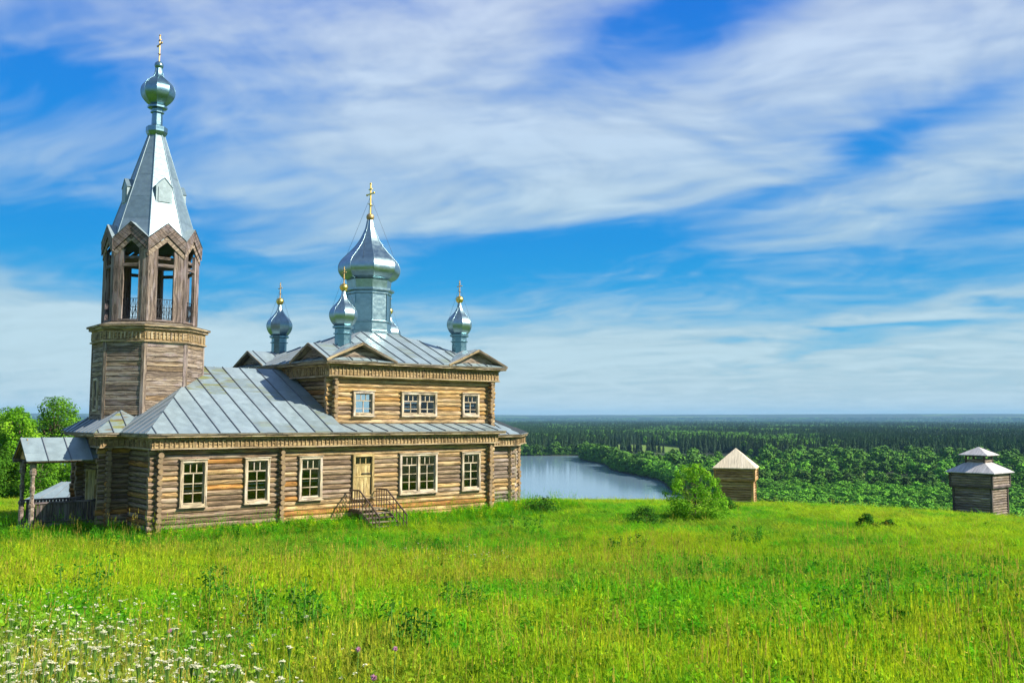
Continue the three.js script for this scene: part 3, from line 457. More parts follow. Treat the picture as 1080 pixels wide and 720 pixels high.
{ const R = 2.4, apo = R * Math.cos(Math.PI / 8), hw = R * Math.sin(Math.PI / 8);
  mesh('floor', facetLathe([[2.3, 10.73], [2.3, 10.8], [0.05, 10.8]], 8, true), M.deck, tier);
  mesh('ceiling', facetLathe([[0.05, 14.0], [2.22, 14.0], [2.22, 14.14], [0.05, 14.14]], 8, true), M.dark[1], tier);
  for (let i = 0; i < 8; i++) {
    for (const s of [-1, 1]) { for (const [x, w, dz] of [[hw - 0.15, 0.29, 0.02], [hw - 0.4, 0.2, 0.0]]) face(mesh('post_board', boxGeo(w, 3.75, 0.16, s * x, 0, dz + 0.0015 * s), pick(M.bell), tier), tier, i, apo - 0.08, 12.6);
      // chevron boards: two proud courses and a set-back one
      const chev = (x, y, dep, z, m) => { const sh = new THREE.Shape([[s * x, y], [0, y + 0.86 * x / 0.96], [0, y + 0.86 * x / 0.96 - dep], [s * x, y - dep]].map((p) => new THREE.Vector2(...p))); const ge = new THREE.ExtrudeGeometry(sh, { depth: 0.06, bevelEnabled: false }); setUv(ge, (px, py) => [(px * 0.77 * s + py * 0.63) / 3 + i, (py * 0.77 - px * s * 0.63)]); ge.translate(0, 0, z); face(mesh('chevron_board', ge, m, tier), tier, i, apo, 0); };
      const ho = hw + 0.07; chev(ho, 14.98, 0.31, 0.075, pick(M.bell)); chev(ho - 0.004, 14.67, 0.31, 0.06 , pick(M.bell)); chev(hw, 14.36, 0.28, 0.0, pick(M.ash)); }
    face(mesh('lintel', boxGeo(2 * hw - 0.9, 0.17, 0.14), pick(M.bell), tier), tier, i, apo - 0.08, 13.66);
    face(mesh('sill_beam', boxGeo(2 * hw - 0.1, 0.1, 0.2), M.bell[0], tier), tier, i, apo - 0.1, 10.79);
    const b = []; const ow = hw - 0.5; b.push(boxGeo(2 * ow, 0.03, 0.03, 0, 1.1, 0), boxGeo(2 * ow, 0.03, 0.03, 0, 0.12, 0)); for (let k = 0; k <= 6; k++) b.push(boxGeo(0.018, 1.0, 0.018, -ow + k * ow / 3, 0.6, 0)); for (let k = 0; k < 3; k++) { const x0 = -ow + k * 2 * ow / 3; b.push(barGeo([x0, 0.15, 0.01], [x0 + 2 * ow / 3, 1.08, 0.01], 0.014, 0.014), barGeo([x0, 1.08, -0.01], [x0 + 2 * ow / 3, 0.15, -0.01], 0.014, 0.014)); } face(mesh('railing', join(b), M.iron, tier), tier, i, apo - 0.1, 10.8);
    // little gable roof running back into the spire
    const a = i * Math.PI / 4, ho = hw + 0.09; for (const s of [-1, 1]) { const pts = [[s * ho, 15.0, apo + 0.16], [0, 15.87, apo + 0.16], [0, 15.87, apo - 1.2], [s * ho * 0.55, 15.0 + 0.39, apo - 1.2]]; const g = new THREE.BufferGeometry(), f = s > 0 ? [0, 2, 1, 0, 3, 2] : [0, 1, 2, 0, 2, 3], pos = []; for (const t of [0, 0.02]) for (const k of t ? f : [...f].reverse()) pos.push(pts[k][0], pts[k][1] + t, pts[k][2]); g.setAttribute('position', new THREE.Float32BufferAttribute(pos, 3)); g.computeVertexNormals(); setUv(g, (x, y, z) => [x, z]); const m = mesh('gable_sheet', g, pick(M.roof), tier); m.rotation.y = a; }
  }
  // spire: sheets face by face
  const sp = onWall('spire', T[0], 0, T[1], 0), r0 = 2.36, y0 = 14.95, r1 = 0.38, y1 = 21.2;
  for (let i = 0; i < 8; i++) { const a = i * Math.PI / 4; for (let k = 0; k < 5; k++) { const ya = y0 + (y1 - y0) * k / 5, yb = y0 + (y1 - y0) * (k + 1) / 5 + 0.02, ra = mix(r0, r1, k / 5) + 0.014, rb = mix(r0, r1, (k + 1) / 5); const full = facetLathe([[ra, ya], [rb, yb]], 8, true); const g = new THREE.BufferGeometry(); for (const n of ['position', 'normal', 'uv']) { const at = full.attributes[n]; g.setAttribute(n, new THREE.BufferAttribute(at.array.slice(i * 6 * at.itemSize, (i + 1) * 6 * at.itemSize), at.itemSize)); } mesh('sheet', g, pick(M.spire), sp); } }
  mesh('hip_rib', ribs([[r0 + 0.01, y0], [r1 + 0.01, y1]], 8, 0.035), M.spire[2], sp);
  const col = [[0.42, 21.05], [0.5, 21.15], [0.56, 21.3], [0.56, 21.56], [0.36, 21.64], [0.29, 21.7], [0.27, 22.35], [0.36, 22.38], [0.36, 22.45], [0.29, 22.48], [0.3, 22.58], [0.52, 22.64], [0.52, 22.74], [0.42, 22.8]]; mesh('neck', facetLathe(col, 8, true), M.tinDull, sp);
  const p = curve([[0.42, 22.8], [0.6, 22.95], [0.82, 23.25], [0.89, 23.55], [0.84, 23.85], [0.58, 24.18], [0.32, 24.38], [0.22, 24.6], [0.17, 24.95]], 30); mesh('dome', facetLathe(p), M.tinDull, sp); mesh('seam_ribs', ribs(p, 8, 0.013), M.tinDull, sp);
  mesh('ball', new THREE.SphereGeometry(0.24, 18, 12).translate(0, 25.07, 0), M.tinDull, sp); cross(sp, 25.28, 1.5, M.giltDull);
  for (let k = 0; k < 4; k++) { const sh = new THREE.Shape([[-0.42, 0], [0.42, 0], [0.42, 0.95], [0, 1.38], [-0.42, 0.95]].map((q) => new THREE.Vector2(...q))); const ge = new THREE.ExtrudeGeometry(sh, { depth: 1.1, bevelEnabled: false }); ge.translate(0, 0, -1.1); setUv(ge, (x, y, z) => [x + z, y]); const m = mesh('dormer', ge, M.roof[0], sp); const a = k * Math.PI / 2; m.position.set(1.56 * Math.sin(a), 17.05, 1.56 * Math.cos(a)); m.rotation.y = a;
    const g2 = new THREE.BoxGeometry(0.62, 0.78, 0.03); const dl = mesh('dormer_shutter', g2, M.roof[1], sp); dl.position.set(1.58 * Math.sin(a), 17.05 + 0.5, 1.58 * Math.cos(a)); dl.rotation.y = a;
    for (const s of [-1, 1]) { const e = barGeo([s * 0.46, 0.9, 0], [0, 1.41, 0], 1.16, 0.03); e.translate(0, 0.02, -0.55); const m2 = mesh('dormer_roof', e, M.spire[1], sp); m2.position.copy(m.position); m2.rotation.y = a; } } }

// ---------- porch ----------
{ const g = part('porch', church); const u0 = -4.05, vs = -5.05, vn = -7.15, u1 = VU, C = [0, -6.1];
  mesh('floor', boxGeo(u1 - u0 + 0.1, 0.12, vs - vn + 0.1, (u0 + u1) / 2 - 0.1, 0.5, (vs + vn) / 2), M.porch, g);
  for (const v of [vs, vn]) { const prof = [[0.12, 0.0], [0.12, 1.5], [0.155, 1.54], [0.155, 1.64], [0.1, 1.7], [0.085, 2.0], [0.12, 2.35], [0.12, 2.45], [0.085, 2.52], [0.1, 3.0], [0.15, 3.05], [0.15, 3.6]]; const m = mesh('post', facetLathe(prof, 8, true), v === vs ? M.ash[1] : M.ash[0], g); m.position.set(u0, 0.02, v);
    for (let k = 0; k < 3; k++) { const r = 0.115, m2 = mesh('rail_log', logGeo(u1 - u0 - 0.2, r, cr), [M.porch, ENDS.grey], g); m2.position.set((u0 + u1) / 2, 0.2 + k * 0.22, v); }
    mesh('top_rail', boxGeo(u1 - u0 - 0.2, 0.08, 0.16, (u0 + u1) / 2, 1.72, v), M.porch, g); mesh('bottom_rail', boxGeo(u1 - u0 - 0.2, 0.06, 0.12, (u0 + u1) / 2, 0.83, v), M.porch, g);
    const n = 17; for (let k = 0; k < n; k++) { const x = u0 + 0.2 + (k + 0.5) * (u1 - u0 - 0.35) / n; mesh('baluster', boxGeo(0.125, 0.84, 0.035, x, 1.27, v + 0.012 * (cr() - 0.5)), M.dark[k % 3 ? 1 : 0], g); }
    mesh('end_post', boxGeo(0.16, 1.8, 0.16, u1 - 0.12, 0.9, v), M.porch, g);
    mesh('wall_plate', boxGeo(u1 - u0 + 0.5, 0.16, 0.16, (u0 + u1) / 2 - 0.2, 3.68, v), M.porch, g); }
  mesh('tie_beam', boxGeo(0.15, 0.16, vs - vn + 0.3, u0, 3.66, (vs + vn) / 2), M.porch, g);
  for (let k = 0; k < 3; k++) mesh('step', boxGeo(0.32, 0.1, 1.6, u0 - 0.2 - k * 0.3, 0.42 - k * 0.17, (vs + vn) / 2), M.porch, g);
  const wg = M.honeyPost; for (let i = 0; i < 5; i++) { const w = (vs - vn) * (1 - i / 5) * 0.98; mesh('gable_board', boxGeo(0.03, 0.19, w, u0 - 0.12, 3.86 + i * 0.2, C[1]), wg, g); }
  for (const s of [-1, 1]) mesh('rake_board', barGeo([u0 - 0.35, 3.7, C[1] + s * 1.5], [u0 - 0.35, 4.74, C[1]], 0.04, 0.12), M.honeyPost, g); }
roof('porch_roof', [[-4.45, 3.74, -4.55], [VU + 0.02, 3.74, -4.55], [VU + 0.02, 4.8, -6.1], [-4.45, 4.8, -6.1]], 1.0, { phase: 0.95, mat: (i) => (i === 3 ? M.stain[1] : null) });
roof('porch_roof', [[VU + 0.02, 3.74, -7.65], [-4.45, 3.74, -7.65], [-4.45, 4.8, -6.1], [VU + 0.02, 4.8, -6.1]], 1.0);

// ---------- iron stair at the side door ----------
{ const st = thing('iron_staircase', 'short rusty iron staircase with railings below the yellow side door', 'staircase'); st.position.copy(church.position); st.rotation.y = church.rotation.y;
  for (const u of [10.1, 11.75]) { const r = []; const y0 = 1.05;
    const s = part('railing', st); mesh('handrail', join([rodGeo([u, 1.98, 0.12], [u, 2.02, 1.15], 0.042), rodGeo([u, 2.02, 1.15], [u, 0.82, 3.15], 0.045)]), M.rustIron, s);
    for (let k = 0; k < 5; k++) { const v = 0.15 + k * 0.25; mesh('baluster', rodGeo([u, 0.95, v], [u, 1.99, v], 0.026, 5), M.rustIron, s); }
    for (let k = 1; k < 7; k++) { const v = 1.15 + k * 0.33, t = k * 0.33 / 2; mesh('baluster', rodGeo([u, 0.96 - t * 1.05, v], [u, 2.02 - t * 1.2, v], 0.026, 5), M.rustIron, s); }
    mesh('mid_rail', join([rodGeo([u, 1.5, 0.12], [u, 1.5, 1.15], 0.02), rodGeo([u, 1.5, 1.15], [u, 0.4, 3.1], 0.02)]), M.rustIron, s);
    mesh('stringer', join([barGeo([u, 0.92, 0.1], [u, 0.92, 1.2], 0.06, 0.16), barGeo([u, 0.92, 1.15], [u, -0.12, 3.15], 0.06, 0.16)]), M.rustIron, st); }
  mesh('landing', boxGeo(1.58, 0.06, 1.05, 10.925, 1.0, 0.66), M.trim, st);
  for (let k = 0; k < 5; k++) mesh('tread', boxGeo(1.58, 0.05, 0.3, 10.925, 0.82 - k * 0.19, 1.36 + k * 0.36), k % 2 ? M.dark[1] : M.ash[1], st);
  mesh('support_leg', join([boxGeo(0.07, 1.1, 0.07, 10.15, 0.4, 1.1), boxGeo(0.07, 1.1, 0.07, 11.7, 0.4, 1.1)]), M.rustIron, st); }
console.log('church');
// ---------- two small log watch towers and a shed ----------
function watchTower(name, label, x, z, turn, s, wall, up, roofH, mats, o) {
  const g = thing(name, label, 'tower', 'small log towers on the meadow edge'), r = rngOf(Math.round(x * 31)); g.position.set(x, land(x, z) - 0.12, z); g.rotation.y = turn;
  const h = s / 2, e = 0.16, hu = h + e; const one = (a) => a[Math.floor(r() * a.length)];
  for (let i = 0; i < 4; i++) { const a = i * Math.PI / 2; const put = (m, d, y) => { m.position.set(d * Math.sin(a), y, d * Math.cos(a)); m.rotation.y = a; };
    const n = Math.round((wall - up) / 0.2); for (let k = 0; k < n; k++) { const m = mesh('log', logGeo(s - 0.16, (wall - up) / n * 0.56, r), [one(mats.log), mats.end], g); put(m, h - 0.07, (k + 0.5) * (wall - up) / n); }
    const nu = Math.max(4, Math.round(up / 0.2)); for (let k = 0; k < nu; k++) { const m = mesh('log', logGeo(2 * hu - 0.16, up / nu * 0.56, r), [one(mats.log), mats.end], g); put(m, hu - 0.07, wall - up + (k + 0.5) * up / nu); }
    const cp = mesh('corner_post', boxGeo(0.17, wall - up + 0.05, 0.17), mats.post, g); cp.position.set(h * (i < 2 ? 1 : -1), (wall - up) / 2, h * (i % 3 ? -1 : 1));
    const cq = mesh('corner_post', boxGeo(0.15, up, 0.15), mats.post, g); cq.position.set(hu * (i < 2 ? 1 : -1), wall - up / 2, hu * (i % 3 ? -1 : 1));
    put(mesh('beam', boxGeo(2 * hu + 0.1 + i * 0.003, 0.12, 0.14), mats.post, g), hu, wall - up - 0.02 + i * 0.002); put(mesh('beam', boxGeo(2 * hu + 0.2 + i * 0.003, 0.1, 0.16), mats.post, g), hu + 0.05, wall + 0.02 + i * 0.002);
    // planked roof slope
    const ro = hu + o.over, top = o.top, np = o.planks, slope = part('roof_slope', g); slope.rotation.y = a;
    for (let k = 0; k < np; k++) { const x0 = -ro + 2 * ro * k / np, x1 = x0 + 2 * ro / np - 0.008; const topAt = (q) => Math.max(0, Math.min(ro, ro + 0.0) - Math.abs(q)) ; const pts = []; const lim = (q) => { const t = 1 - Math.abs(q) / ro; return Math.min(t * ro, ro - top); }; const P = (q, run) => { const t = run / ro; return [q, wall + 0.06 + roofH * t, ro - run]; };
      const a0 = P(x0, 0), a1 = P(x1, 0), b1 = P(x1, Math.max(0, lim(x1))), b0 = P(x0, Math.max(0, lim(x0))), mid = x0 < -1e-6 && x1 > 1e-6 ? [P(0, lim(0))] : []; const poly = [a0, a1, b1, ...mid, b0]; const pos = []; const j = 0.008 * r(); const tri = (A, B, Cc, dy) => pos.push(A[0], A[1] + dy, A[2], B[0], B[1] + dy, B[2], Cc[0], Cc[1] + dy, Cc[2]);
      for (let q = 1; q < poly.length - 1; q++) { tri(poly[0], poly[q], poly[q + 1], 0.03 + j); tri(poly[0], poly[q + 1], poly[q], -0.02); } for (let q = 0; q < poly.length; q++) { const A = poly[q], B = poly[(q + 1) % poly.length]; pos.push(A[0], A[1] + 0.03 + j, A[2], A[0], A[1] - 0.02, A[2], B[0], B[1] - 0.02, B[2], A[0], A[1] + 0.03 + j, A[2], B[0], B[1] - 0.02, B[2], B[0], B[1] + 0.03 + j, B[2]); }
      const ge = new THREE.BufferGeometry(); ge.setAttribute('position', new THREE.Float32BufferAttribute(pos, 3)); ge.computeVertexNormals(); const uo = r() * 5; setUv(ge, (px, py, pz) => [pz / 3 + uo, px + uo]); mesh('plank', ge, one(mats.roof), slope); } }
  mesh('floor', boxGeo(s, 0.1, s, 0, 0.0, 0), mats.post, g);
  if (o.lantern) { const y0 = wall + 0.06 + roofH * (1 - o.top / (hu + o.over)); const lh = 0.66, lw = o.top * 0.98; const l = part('lantern', g);
    for (let i = 0; i < 4; i++) { const a = i * Math.PI / 2; const p = mesh('post', boxGeo(0.13, lh, 0.13), mats.post, l); p.position.set(lw * (i < 2 ? 1 : -1), y0 + lh / 2 - 0.1, lw * (i % 3 ? -1 : 1)); for (const [yy, hh] of [[0.02, 0.17], [0.2, 0.15]]) { const b = mesh('board', boxGeo(2 * lw - 0.1, hh, 0.06), one(mats.log), l); b.position.set(lw * Math.sin(a), y0 + yy, lw * Math.cos(a)); b.rotation.y = a; } const t = mesh('head_beam', boxGeo(2 * lw + 0.12 + i * 0.003, 0.1, 0.11), mats.post, l); t.position.set(lw * Math.sin(a), y0 + lh - 0.12 + i * 0.002, lw * Math.cos(a)); t.rotation.y = a;
      const np = 8, cap = lw + 0.42; for (let k = 0; k < np; k++) { const x0 = -cap + 2 * cap * k / np, x1 = x0 + 2 * cap / np - 0.008, P = (q, run) => [q, y0 + lh - 0.05 + 0.62 * run / cap, cap - run]; const li = (q) => cap - Math.abs(q); const poly = [P(x0, 0), P(x1, 0), P(x1, Math.max(0, li(x1))), P(x0, Math.max(0, li(x0)))]; const pos = []; for (const dy of [0.03, -0.02]) for (const f of [[0, 1, 2], [0, 2, 3]]) for (const q of dy > 0 ? f : [...f].reverse()) pos.push(poly[q][0], poly[q][1] + dy, poly[q][2]); for (let q = 0; q < 4; q++) { const A = poly[q], B = poly[(q + 1) % 4]; pos.push(A[0], A[1] + 0.03, A[2], A[0], A[1] - 0.02, A[2], B[0], B[1] - 0.02, B[2], A[0], A[1] + 0.03, A[2], B[0], B[1] - 0.02, B[2], B[0], B[1] + 0.03, B[2]); } const ge = new THREE.BufferGeometry(); ge.setAttribute('position', new THREE.Float32BufferAttribute(pos, 3)); ge.computeVertexNormals(); const uo = r() * 5; setUv(ge, (px, py, pz) => [pz / 3 + uo, px + uo]); const m = mesh('plank', ge, one(mats.roof), l); m.rotation.y = a; } } }
  return g;
}
watchTower('log_tower', 'small honey brown log tower with a pale pyramid plank roof beside the leafy shrub', 17.75, -72.5, -19.2 * Math.PI / 180, 2.66, 2.95, 0.82, 1.5, { log: M.honey, post: M.honeyPost, roof: M.newPlank, end: ENDS.gold }, { over: 0.16, top: 0, planks: 14 });
watchTower('log_tower', 'grey log tower with a stepped roof and lantern at the far right', 37.5, -73.5, -50 * Math.PI / 180, 2.9, 3.65, 1.02, 1.2, { log: M.ash, post: M.dark[2] ?? M.dark[0], roof: M.shingle, end: ENDS.ash }, { over: 0.3, top: 0.72, planks: 14, lantern: true });
{ // low cellar whose hipped metal roof shows behind the porch
  const x = -31.3, z = -66, g = thing('cellar', 'low cellar with a grey hipped metal roof seen behind the church porch', 'cellar'); const gy = land(x, z) - 0.05; g.position.set(x, gy, z); g.rotation.y = 0.12;
  const hx = 3.1, hz = 2.1, wl = 0.38, rise = 1.25;
  for (let k = 0; k < 2; k++) for (const [sx, sz, L, a] of [[0, 1, 2 * hx - 0.6, 0], [0, -1, 2 * hx - 0.6, 0], [1, 0, 2 * hz - 0.6, Math.PI / 2], [-1, 0, 2 * hz - 0.6, Math.PI / 2]]) { const m = mesh('log', logGeo(L, 0.11, cr), [pick(M.grey), ENDS.grey], g); m.position.set(sx * (hx - 0.4), 0.1 + k * 0.19, sz * (hz - 0.4)); m.rotation.y = a; }
  const roofQuad = (P) => { const n = 6, A = P[0], B = P[1], Cc = P[2], D = P[3]; for (let k = 0; k < n; k++) { const t0 = k / n, t1 = (k + 1) / n, L = (u, v, t) => u.map((q, i) => q + (v[i] - q) * t); const q = [L(A, B, t0), L(A, B, t1), L(D, Cc, t1), L(D, Cc, t0)], pos = []; for (const f of [[0, 1, 2], [0, 2, 3]]) for (const i of f) pos.push(...q[i]); for (const f of [[0, 2, 1], [0, 3, 2]]) for (const i of f) pos.push(q[i][0], q[i][1] - 0.03, q[i][2]); const ge = new THREE.BufferGeometry(); ge.setAttribute('position', new THREE.Float32BufferAttribute(pos, 3)); ge.computeVertexNormals(); setUv(ge, (a, b, c) => [a / 2, c / 2]); mesh('panel', ge, pick(M.roof), g); if (k) mesh('seam', barGeo(q[0], q[3], 0.03, 0.06), M.seam, g); } };
  const y0 = wl, y1 = wl + rise, rx = hx - hz;
  roofQuad([[-hx, y0, hz], [hx, y0, hz], [rx, y1, 0], [-rx, y1, 0]]); roofQuad([[hx, y0, -hz], [-hx, y0, -hz], [-rx, y1, 0], [rx, y1, 0]]); roofQuad([[hx, y0, hz], [hx, y0, -hz], [rx, y1, -0.02], [rx, y1, 0.02]]); roofQuad([[-hx, y0, -hz], [-hx, y0, hz], [-rx, y1, 0.02], [-rx, y1, -0.02]]); }

// ---------- terrain: one sheet from under the camera to the far hills ----------
{ const rings = []; for (let r = 0.6; r < 19000; r *= r < 130 ? 1.035 : r < 1500 ? 1.03 : 1.05) rings.push(r); const NA = 540, pos = [0, land(0, 0), 0], col = [0.1, 0.17, 0.02], uv = [0, 0], idx = [];
  const angs = []; for (let a = 0; a < NA; a++) { const t = a / NA * 2 - 1; angs.push(Math.PI * (0.42 * t + 0.58 * t * t * t)); }
  rings.forEach((r) => angs.forEach((t) => { const x = r * Math.sin(t), z = -r * Math.cos(t), d = -z; pos.push(x, land(x, z), z); uv.push(x / 8, z / 8);
    const n = fbm(x * 0.02 + 5, z * 0.02, 3), m = fbm(x * 0.0016 + 4, z * 0.0022 + 3, 4); let c = [0.20 + 0.12 * n, 0.40 + 0.08 * n, 0.008];
    if (d > 280 || r > 330) { const f = smooth(280, 480, r), cl = clamp(clearing(x, d)); const wood = [0.022 + 0.03 * m, 0.05 + 0.035 * m, 0.014], open = [0.26, 0.46, 0.015]; const field = smooth(0.60, 0.66, m) * smooth(2600, 4200, r); for (let k = 0; k < 3; k++) c[k] = mix(c[k], mix(wood[k], open[k], clamp(cl + field * 0.6)), f); }
    col.push(...c); }));
  for (let a = 0; a < NA; a++) idx.push(0, 1 + (a + 1) % NA, 1 + a);
  for (let i = 0; i < rings.length - 1; i++) for (let a = 0; a < NA; a++) { const p = 1 + i * NA + a, q = 1 + i * NA + (a + 1) % NA; idx.push(p, q, p + NA, q, q + NA, p + NA); }
  const g = new THREE.BufferGeometry(); g.setAttribute('position', new THREE.Float32BufferAttribute(pos, 3)); g.setAttribute('color', new THREE.Float32BufferAttribute(col, 3)); g.setAttribute('uv', new THREE.Float32BufferAttribute(uv, 2)); g.setIndex(idx); g.computeVertexNormals();
  const soil = dataTex(512, 512, (u, v) => { const k = 0.7 + 0.5 * (fbm(u * 16, v * 16, 4) - 0.5) + 0.4 * (fbm(u * 60, v * 60, 2) - 0.5); return [k, k, k * 0.95]; });
  const m = mesh('meadow_terrain', g, new THREE.MeshStandardMaterial({ vertexColors: true, map: soil, roughness: 1 })); tag(m, 'grassy hill falling to a wooded plain with low hills on the horizon', 'terrain', null, 'structure'); }
{ const bump = dataTex(512, 512, (u, v) => { const k = fbm(u * 40, v * 14, 4) * 0.6 + fbm(u * 9, v * 5, 3) * 0.4; return [k, k, k]; }, false); bump.repeat.set(30, 30);
  const g = new THREE.PlaneGeometry(6000, 800, 1, 1); g.rotateX(-Math.PI / 2); g.translate(-2700, WATER, -660);
  const m = mesh('river_water', g, new THREE.MeshPhysicalMaterial({ color: rgb(0.17, 0.26, 0.33), roughness: 0.12, metalness: 0, ior: 1.33, bumpMap: bump, bumpScale: 0.008 })); tag(m, 'calm wide river reflecting the pale sky', 'river', null, 'structure'); }
console.log('land');

// ---------- foliage ----------
function leaves(rnd, lobes, n, size, hue, opt = {}) {          // n leaf faces through a set of lobes [x, y, z, rx, ry, rz]
  const pos = new Float32Array(n * 12 * (opt.tri ? 0.5 : 1) | 0), P = [], N = [], Cc = [], idx = [], vol = lobes.map((l) => Math.pow(l[3] * l[4] * l[5], 0.7)), tot = vol.reduce((a, b) => a + b);
  const v = new THREE.Vector3(), t = new THREE.Vector3(), b = new THREE.Vector3(), nn = new THREE.Vector3();
  const hold = lobes.map(() => hue[Math.floor(rnd() * hue.length)]);
  for (let i = 0; i < n; i++) { let q = rnd() * tot, k = 0; while (q > vol[k] && k < lobes.length - 1) q -= vol[k++]; const l = lobes[k]; const cz = rnd() * 2 - 1, ph = rnd() * 6.2832, sr = Math.sqrt(1 - cz * cz), rad = Math.pow(rnd(), 0.33) * (0.86 + 0.3 * rnd()); v.set(sr * Math.cos(ph), cz, sr * Math.sin(ph));
    const x = l[0] + v.x * l[3] * rad, y = l[1] + v.y * l[4] * rad, z = l[2] + v.z * l[5] * rad; t.set(rnd() - 0.5, (rnd() - 0.5) * 0.8, rnd() - 0.5).normalize(); nn.set(rnd() - 0.5, rnd() * 0.9 - 0.1, rnd() - 0.5).addScaledVector(v, 0.6).normalize(); b.crossVectors(t, nn).normalize(); t.crossVectors(nn, b); const s = size * (0.6 + 0.8 * rnd()), w = s * (opt.ratio ?? 0.5);
    const c = hold[k], j = 0.8 + 0.4 * rnd(), base = P.length / 3; for (const [a, d, up] of [[-1, 0, 0], [0, -1, 0.12], [1, 0, -0.1], [0, 1, 0.12]]) { P.push(x + t.x * a * s * 0.5 + b.x * d * w * 0.5 + nn.x * up * s * 0.5, y + t.y * a * s * 0.5 + b.y * d * w * 0.5 + nn.y * up * s * 0.5, z + t.z * a * s * 0.5 + b.z * d * w * 0.5 + nn.z * up * s * 0.5); N.push(nn.x, nn.y, nn.z); Cc.push(c[0] * j, c[1] * j, c[2] * j); } idx.push(base, base + 2, base + 1, base, base + 3, base + 2); }
  const g = new THREE.BufferGeometry(); g.setAttribute('position', new THREE.Float32BufferAttribute(P, 3)); g.setAttribute('normal', new THREE.Float32BufferAttribute(N, 3)); g.setAttribute('color', new THREE.Float32BufferAttribute(Cc, 3)); g.setIndex(idx); return g;
}
const leafMat = new THREE.MeshPhysicalMaterial({ vertexColors: true, color: rgb(1, 1, 1), roughness: 1, transmission: 0.4, thickness: 0, side: THREE.DoubleSide, specularIntensity: 0.08 });
const farLeaf = new THREE.MeshStandardMaterial({ vertexColors: true, roughness: 1, side: THREE.DoubleSide });
const bark = new THREE.MeshStandardMaterial({ color: rgb(0.14, 0.11, 0.085), map: woodMap, roughness: 0.95 });
function limbs(list, seg = 7) { const out = []; for (const [a, b, r0, r1] of list) { const A = new THREE.Vector3(...a), B = new THREE.Vector3(...b), d = B.clone().sub(A), L = d.length(); const g = new THREE.CylinderGeometry(r1, r0, L, seg, 2); g.applyQuaternion(new THREE.Quaternion().setFromUnitVectors(new THREE.Vector3(0, 1, 0), d.normalize())); g.translate((A.x + B.x) / 2, (A.y + B.y) / 2, (A.z + B.z) / 2); out.push(g); } return join(out); }
const GREEN = [[0.10, 0.27, 0.015], [0.14, 0.34, 0.02], [0.08, 0.22, 0.015], [0.17, 0.38, 0.025]];
const FRESH = [[0.16, 0.40, 0.015], [0.22, 0.48, 0.025], [0.13, 0.34, 0.015], [0.28, 0.52, 0.03]];
function leafyTree(name, label, category, x, z, h, w, nLobes, n, size, hue, seed, group, o = { low: 0.1, dome: true }) {
  const r = rngOf(seed), g = thing(name, label, category, group); g.position.set(x, land(x, z) - 0.05, z);
  const lobes = [], low = o.low ?? 0.22, lm = [[[0, -0.3, 0], [0.1 * w * (r() - 0.5), h * 0.55, 0.1 * w * (r() - 0.5)], 0.035 * h * (o.thick ?? 1), 0.012 * h]];
  for (let i = 0; i < nLobes; i++) { const t = (i + 0.5) / nLobes, y = h * (low + (0.97 - low) * t), prof = (o.dome ? Math.sqrt(Math.max(0.03, 1 - Math.pow(t * 0.99, 2.2))) : Math.sin(Math.PI * Math.pow(clamp((t * 0.92 + 0.06)), o.pow ?? 0.75))) * 0.5 * w, a = i * 2.4 + r(), rr = prof * (o.dome ? 0.2 + 0.75 * Math.sqrt(r()) : 0.25 + 0.6 * r()), s = w * ((o.fine ? 0.045 : 0.13) + (o.fine ? 0.085 : 0.12) * r()) * (1.15 - 0.55 * t); const cx = rr * Math.cos(a), cz = rr * Math.sin(a); lobes.push([cx, Math.max(s * 0.4, y - s * 0.5), cz, s, s * (0.75 + 0.4 * r()), s]); lm.push([[0, h * Math.min(0.5, t * 0.55 + 0.03), 0], [cx * 0.85, y - s * 0.5, cz * 0.85], (o.fine ? 0.004 : 0.012) * h, (o.fine ? 0.0015 : 0.004) * h]); }
  mesh('trunk', limbs(lm, 6), bark, g); mesh('crown', leaves(r, lobes, n, size, hue), leafMat, g); return g;
}
const back = 'trees behind the porch';
leafyTree('birch_tree', 'tallest leafy green tree behind the church porch', 'tree', -41.4, -83, 10.0, 6.6, 44, 17000, 0.25, GREEN, 5, back);
leafyTree('birch_tree', 'pointed leafy tree left of the tallest one behind the porch', 'tree', -45.4, -82, 8.6, 6.0, 34, 12000, 0.25, GREEN, 6, back);
leafyTree('birch_tree', 'bushy tree at the left edge of the photograph', 'tree', -50.2, -84, 7.8, 7.5, 38, 15000, 0.25, FRESH, 7, back);
leafyTree('birch_tree', 'lower leafy tree between the tallest tree and the church wall', 'tree', -37.6, -86, 8.4, 6.0, 32, 10000, 0.25, GREEN, 8, back);
leafyTree('birch_tree', 'leafy tree filling the gap between the tallest tree and the pointed one', 'tree', -42.5, -79, 8.4, 4.8, 34, 12000, 0.25, FRESH, 10, back);
leafyTree('birch_tree', 'small rounded tree behind the left porch post', 'tree', -46.8, -80, 7.0, 5.2, 30, 10000, 0.24, GREEN, 9, back);
[[-40.0, -77.5, 4.4, 5.2], [-36.6, -79, 4.2, 5.0], [-43.4, -76.5, 4.6, 5.2], [-33.4, -81, 4.0, 4.8], [-47.0, -77, 4.8, 5.2]].forEach(([x, z, h, w], i) => leafyTree('green_shrub', ['rounded green shrub in the middle of the hedge behind the porch', 'rounded shrub of the hedge seen just left of the porch door', 'rounded shrub of the hedge behind the porch posts', 'rounded shrub of the hedge nearest the church wall', 'rounded shrub at the left end of the hedge behind the porch'][i], 'shrub', x, z, h, w, 26, 8500, 0.22, i % 2 ? FRESH : GREEN, 20 + i, 'shrubs behind the porch', { low: 0.08, dome: true }));
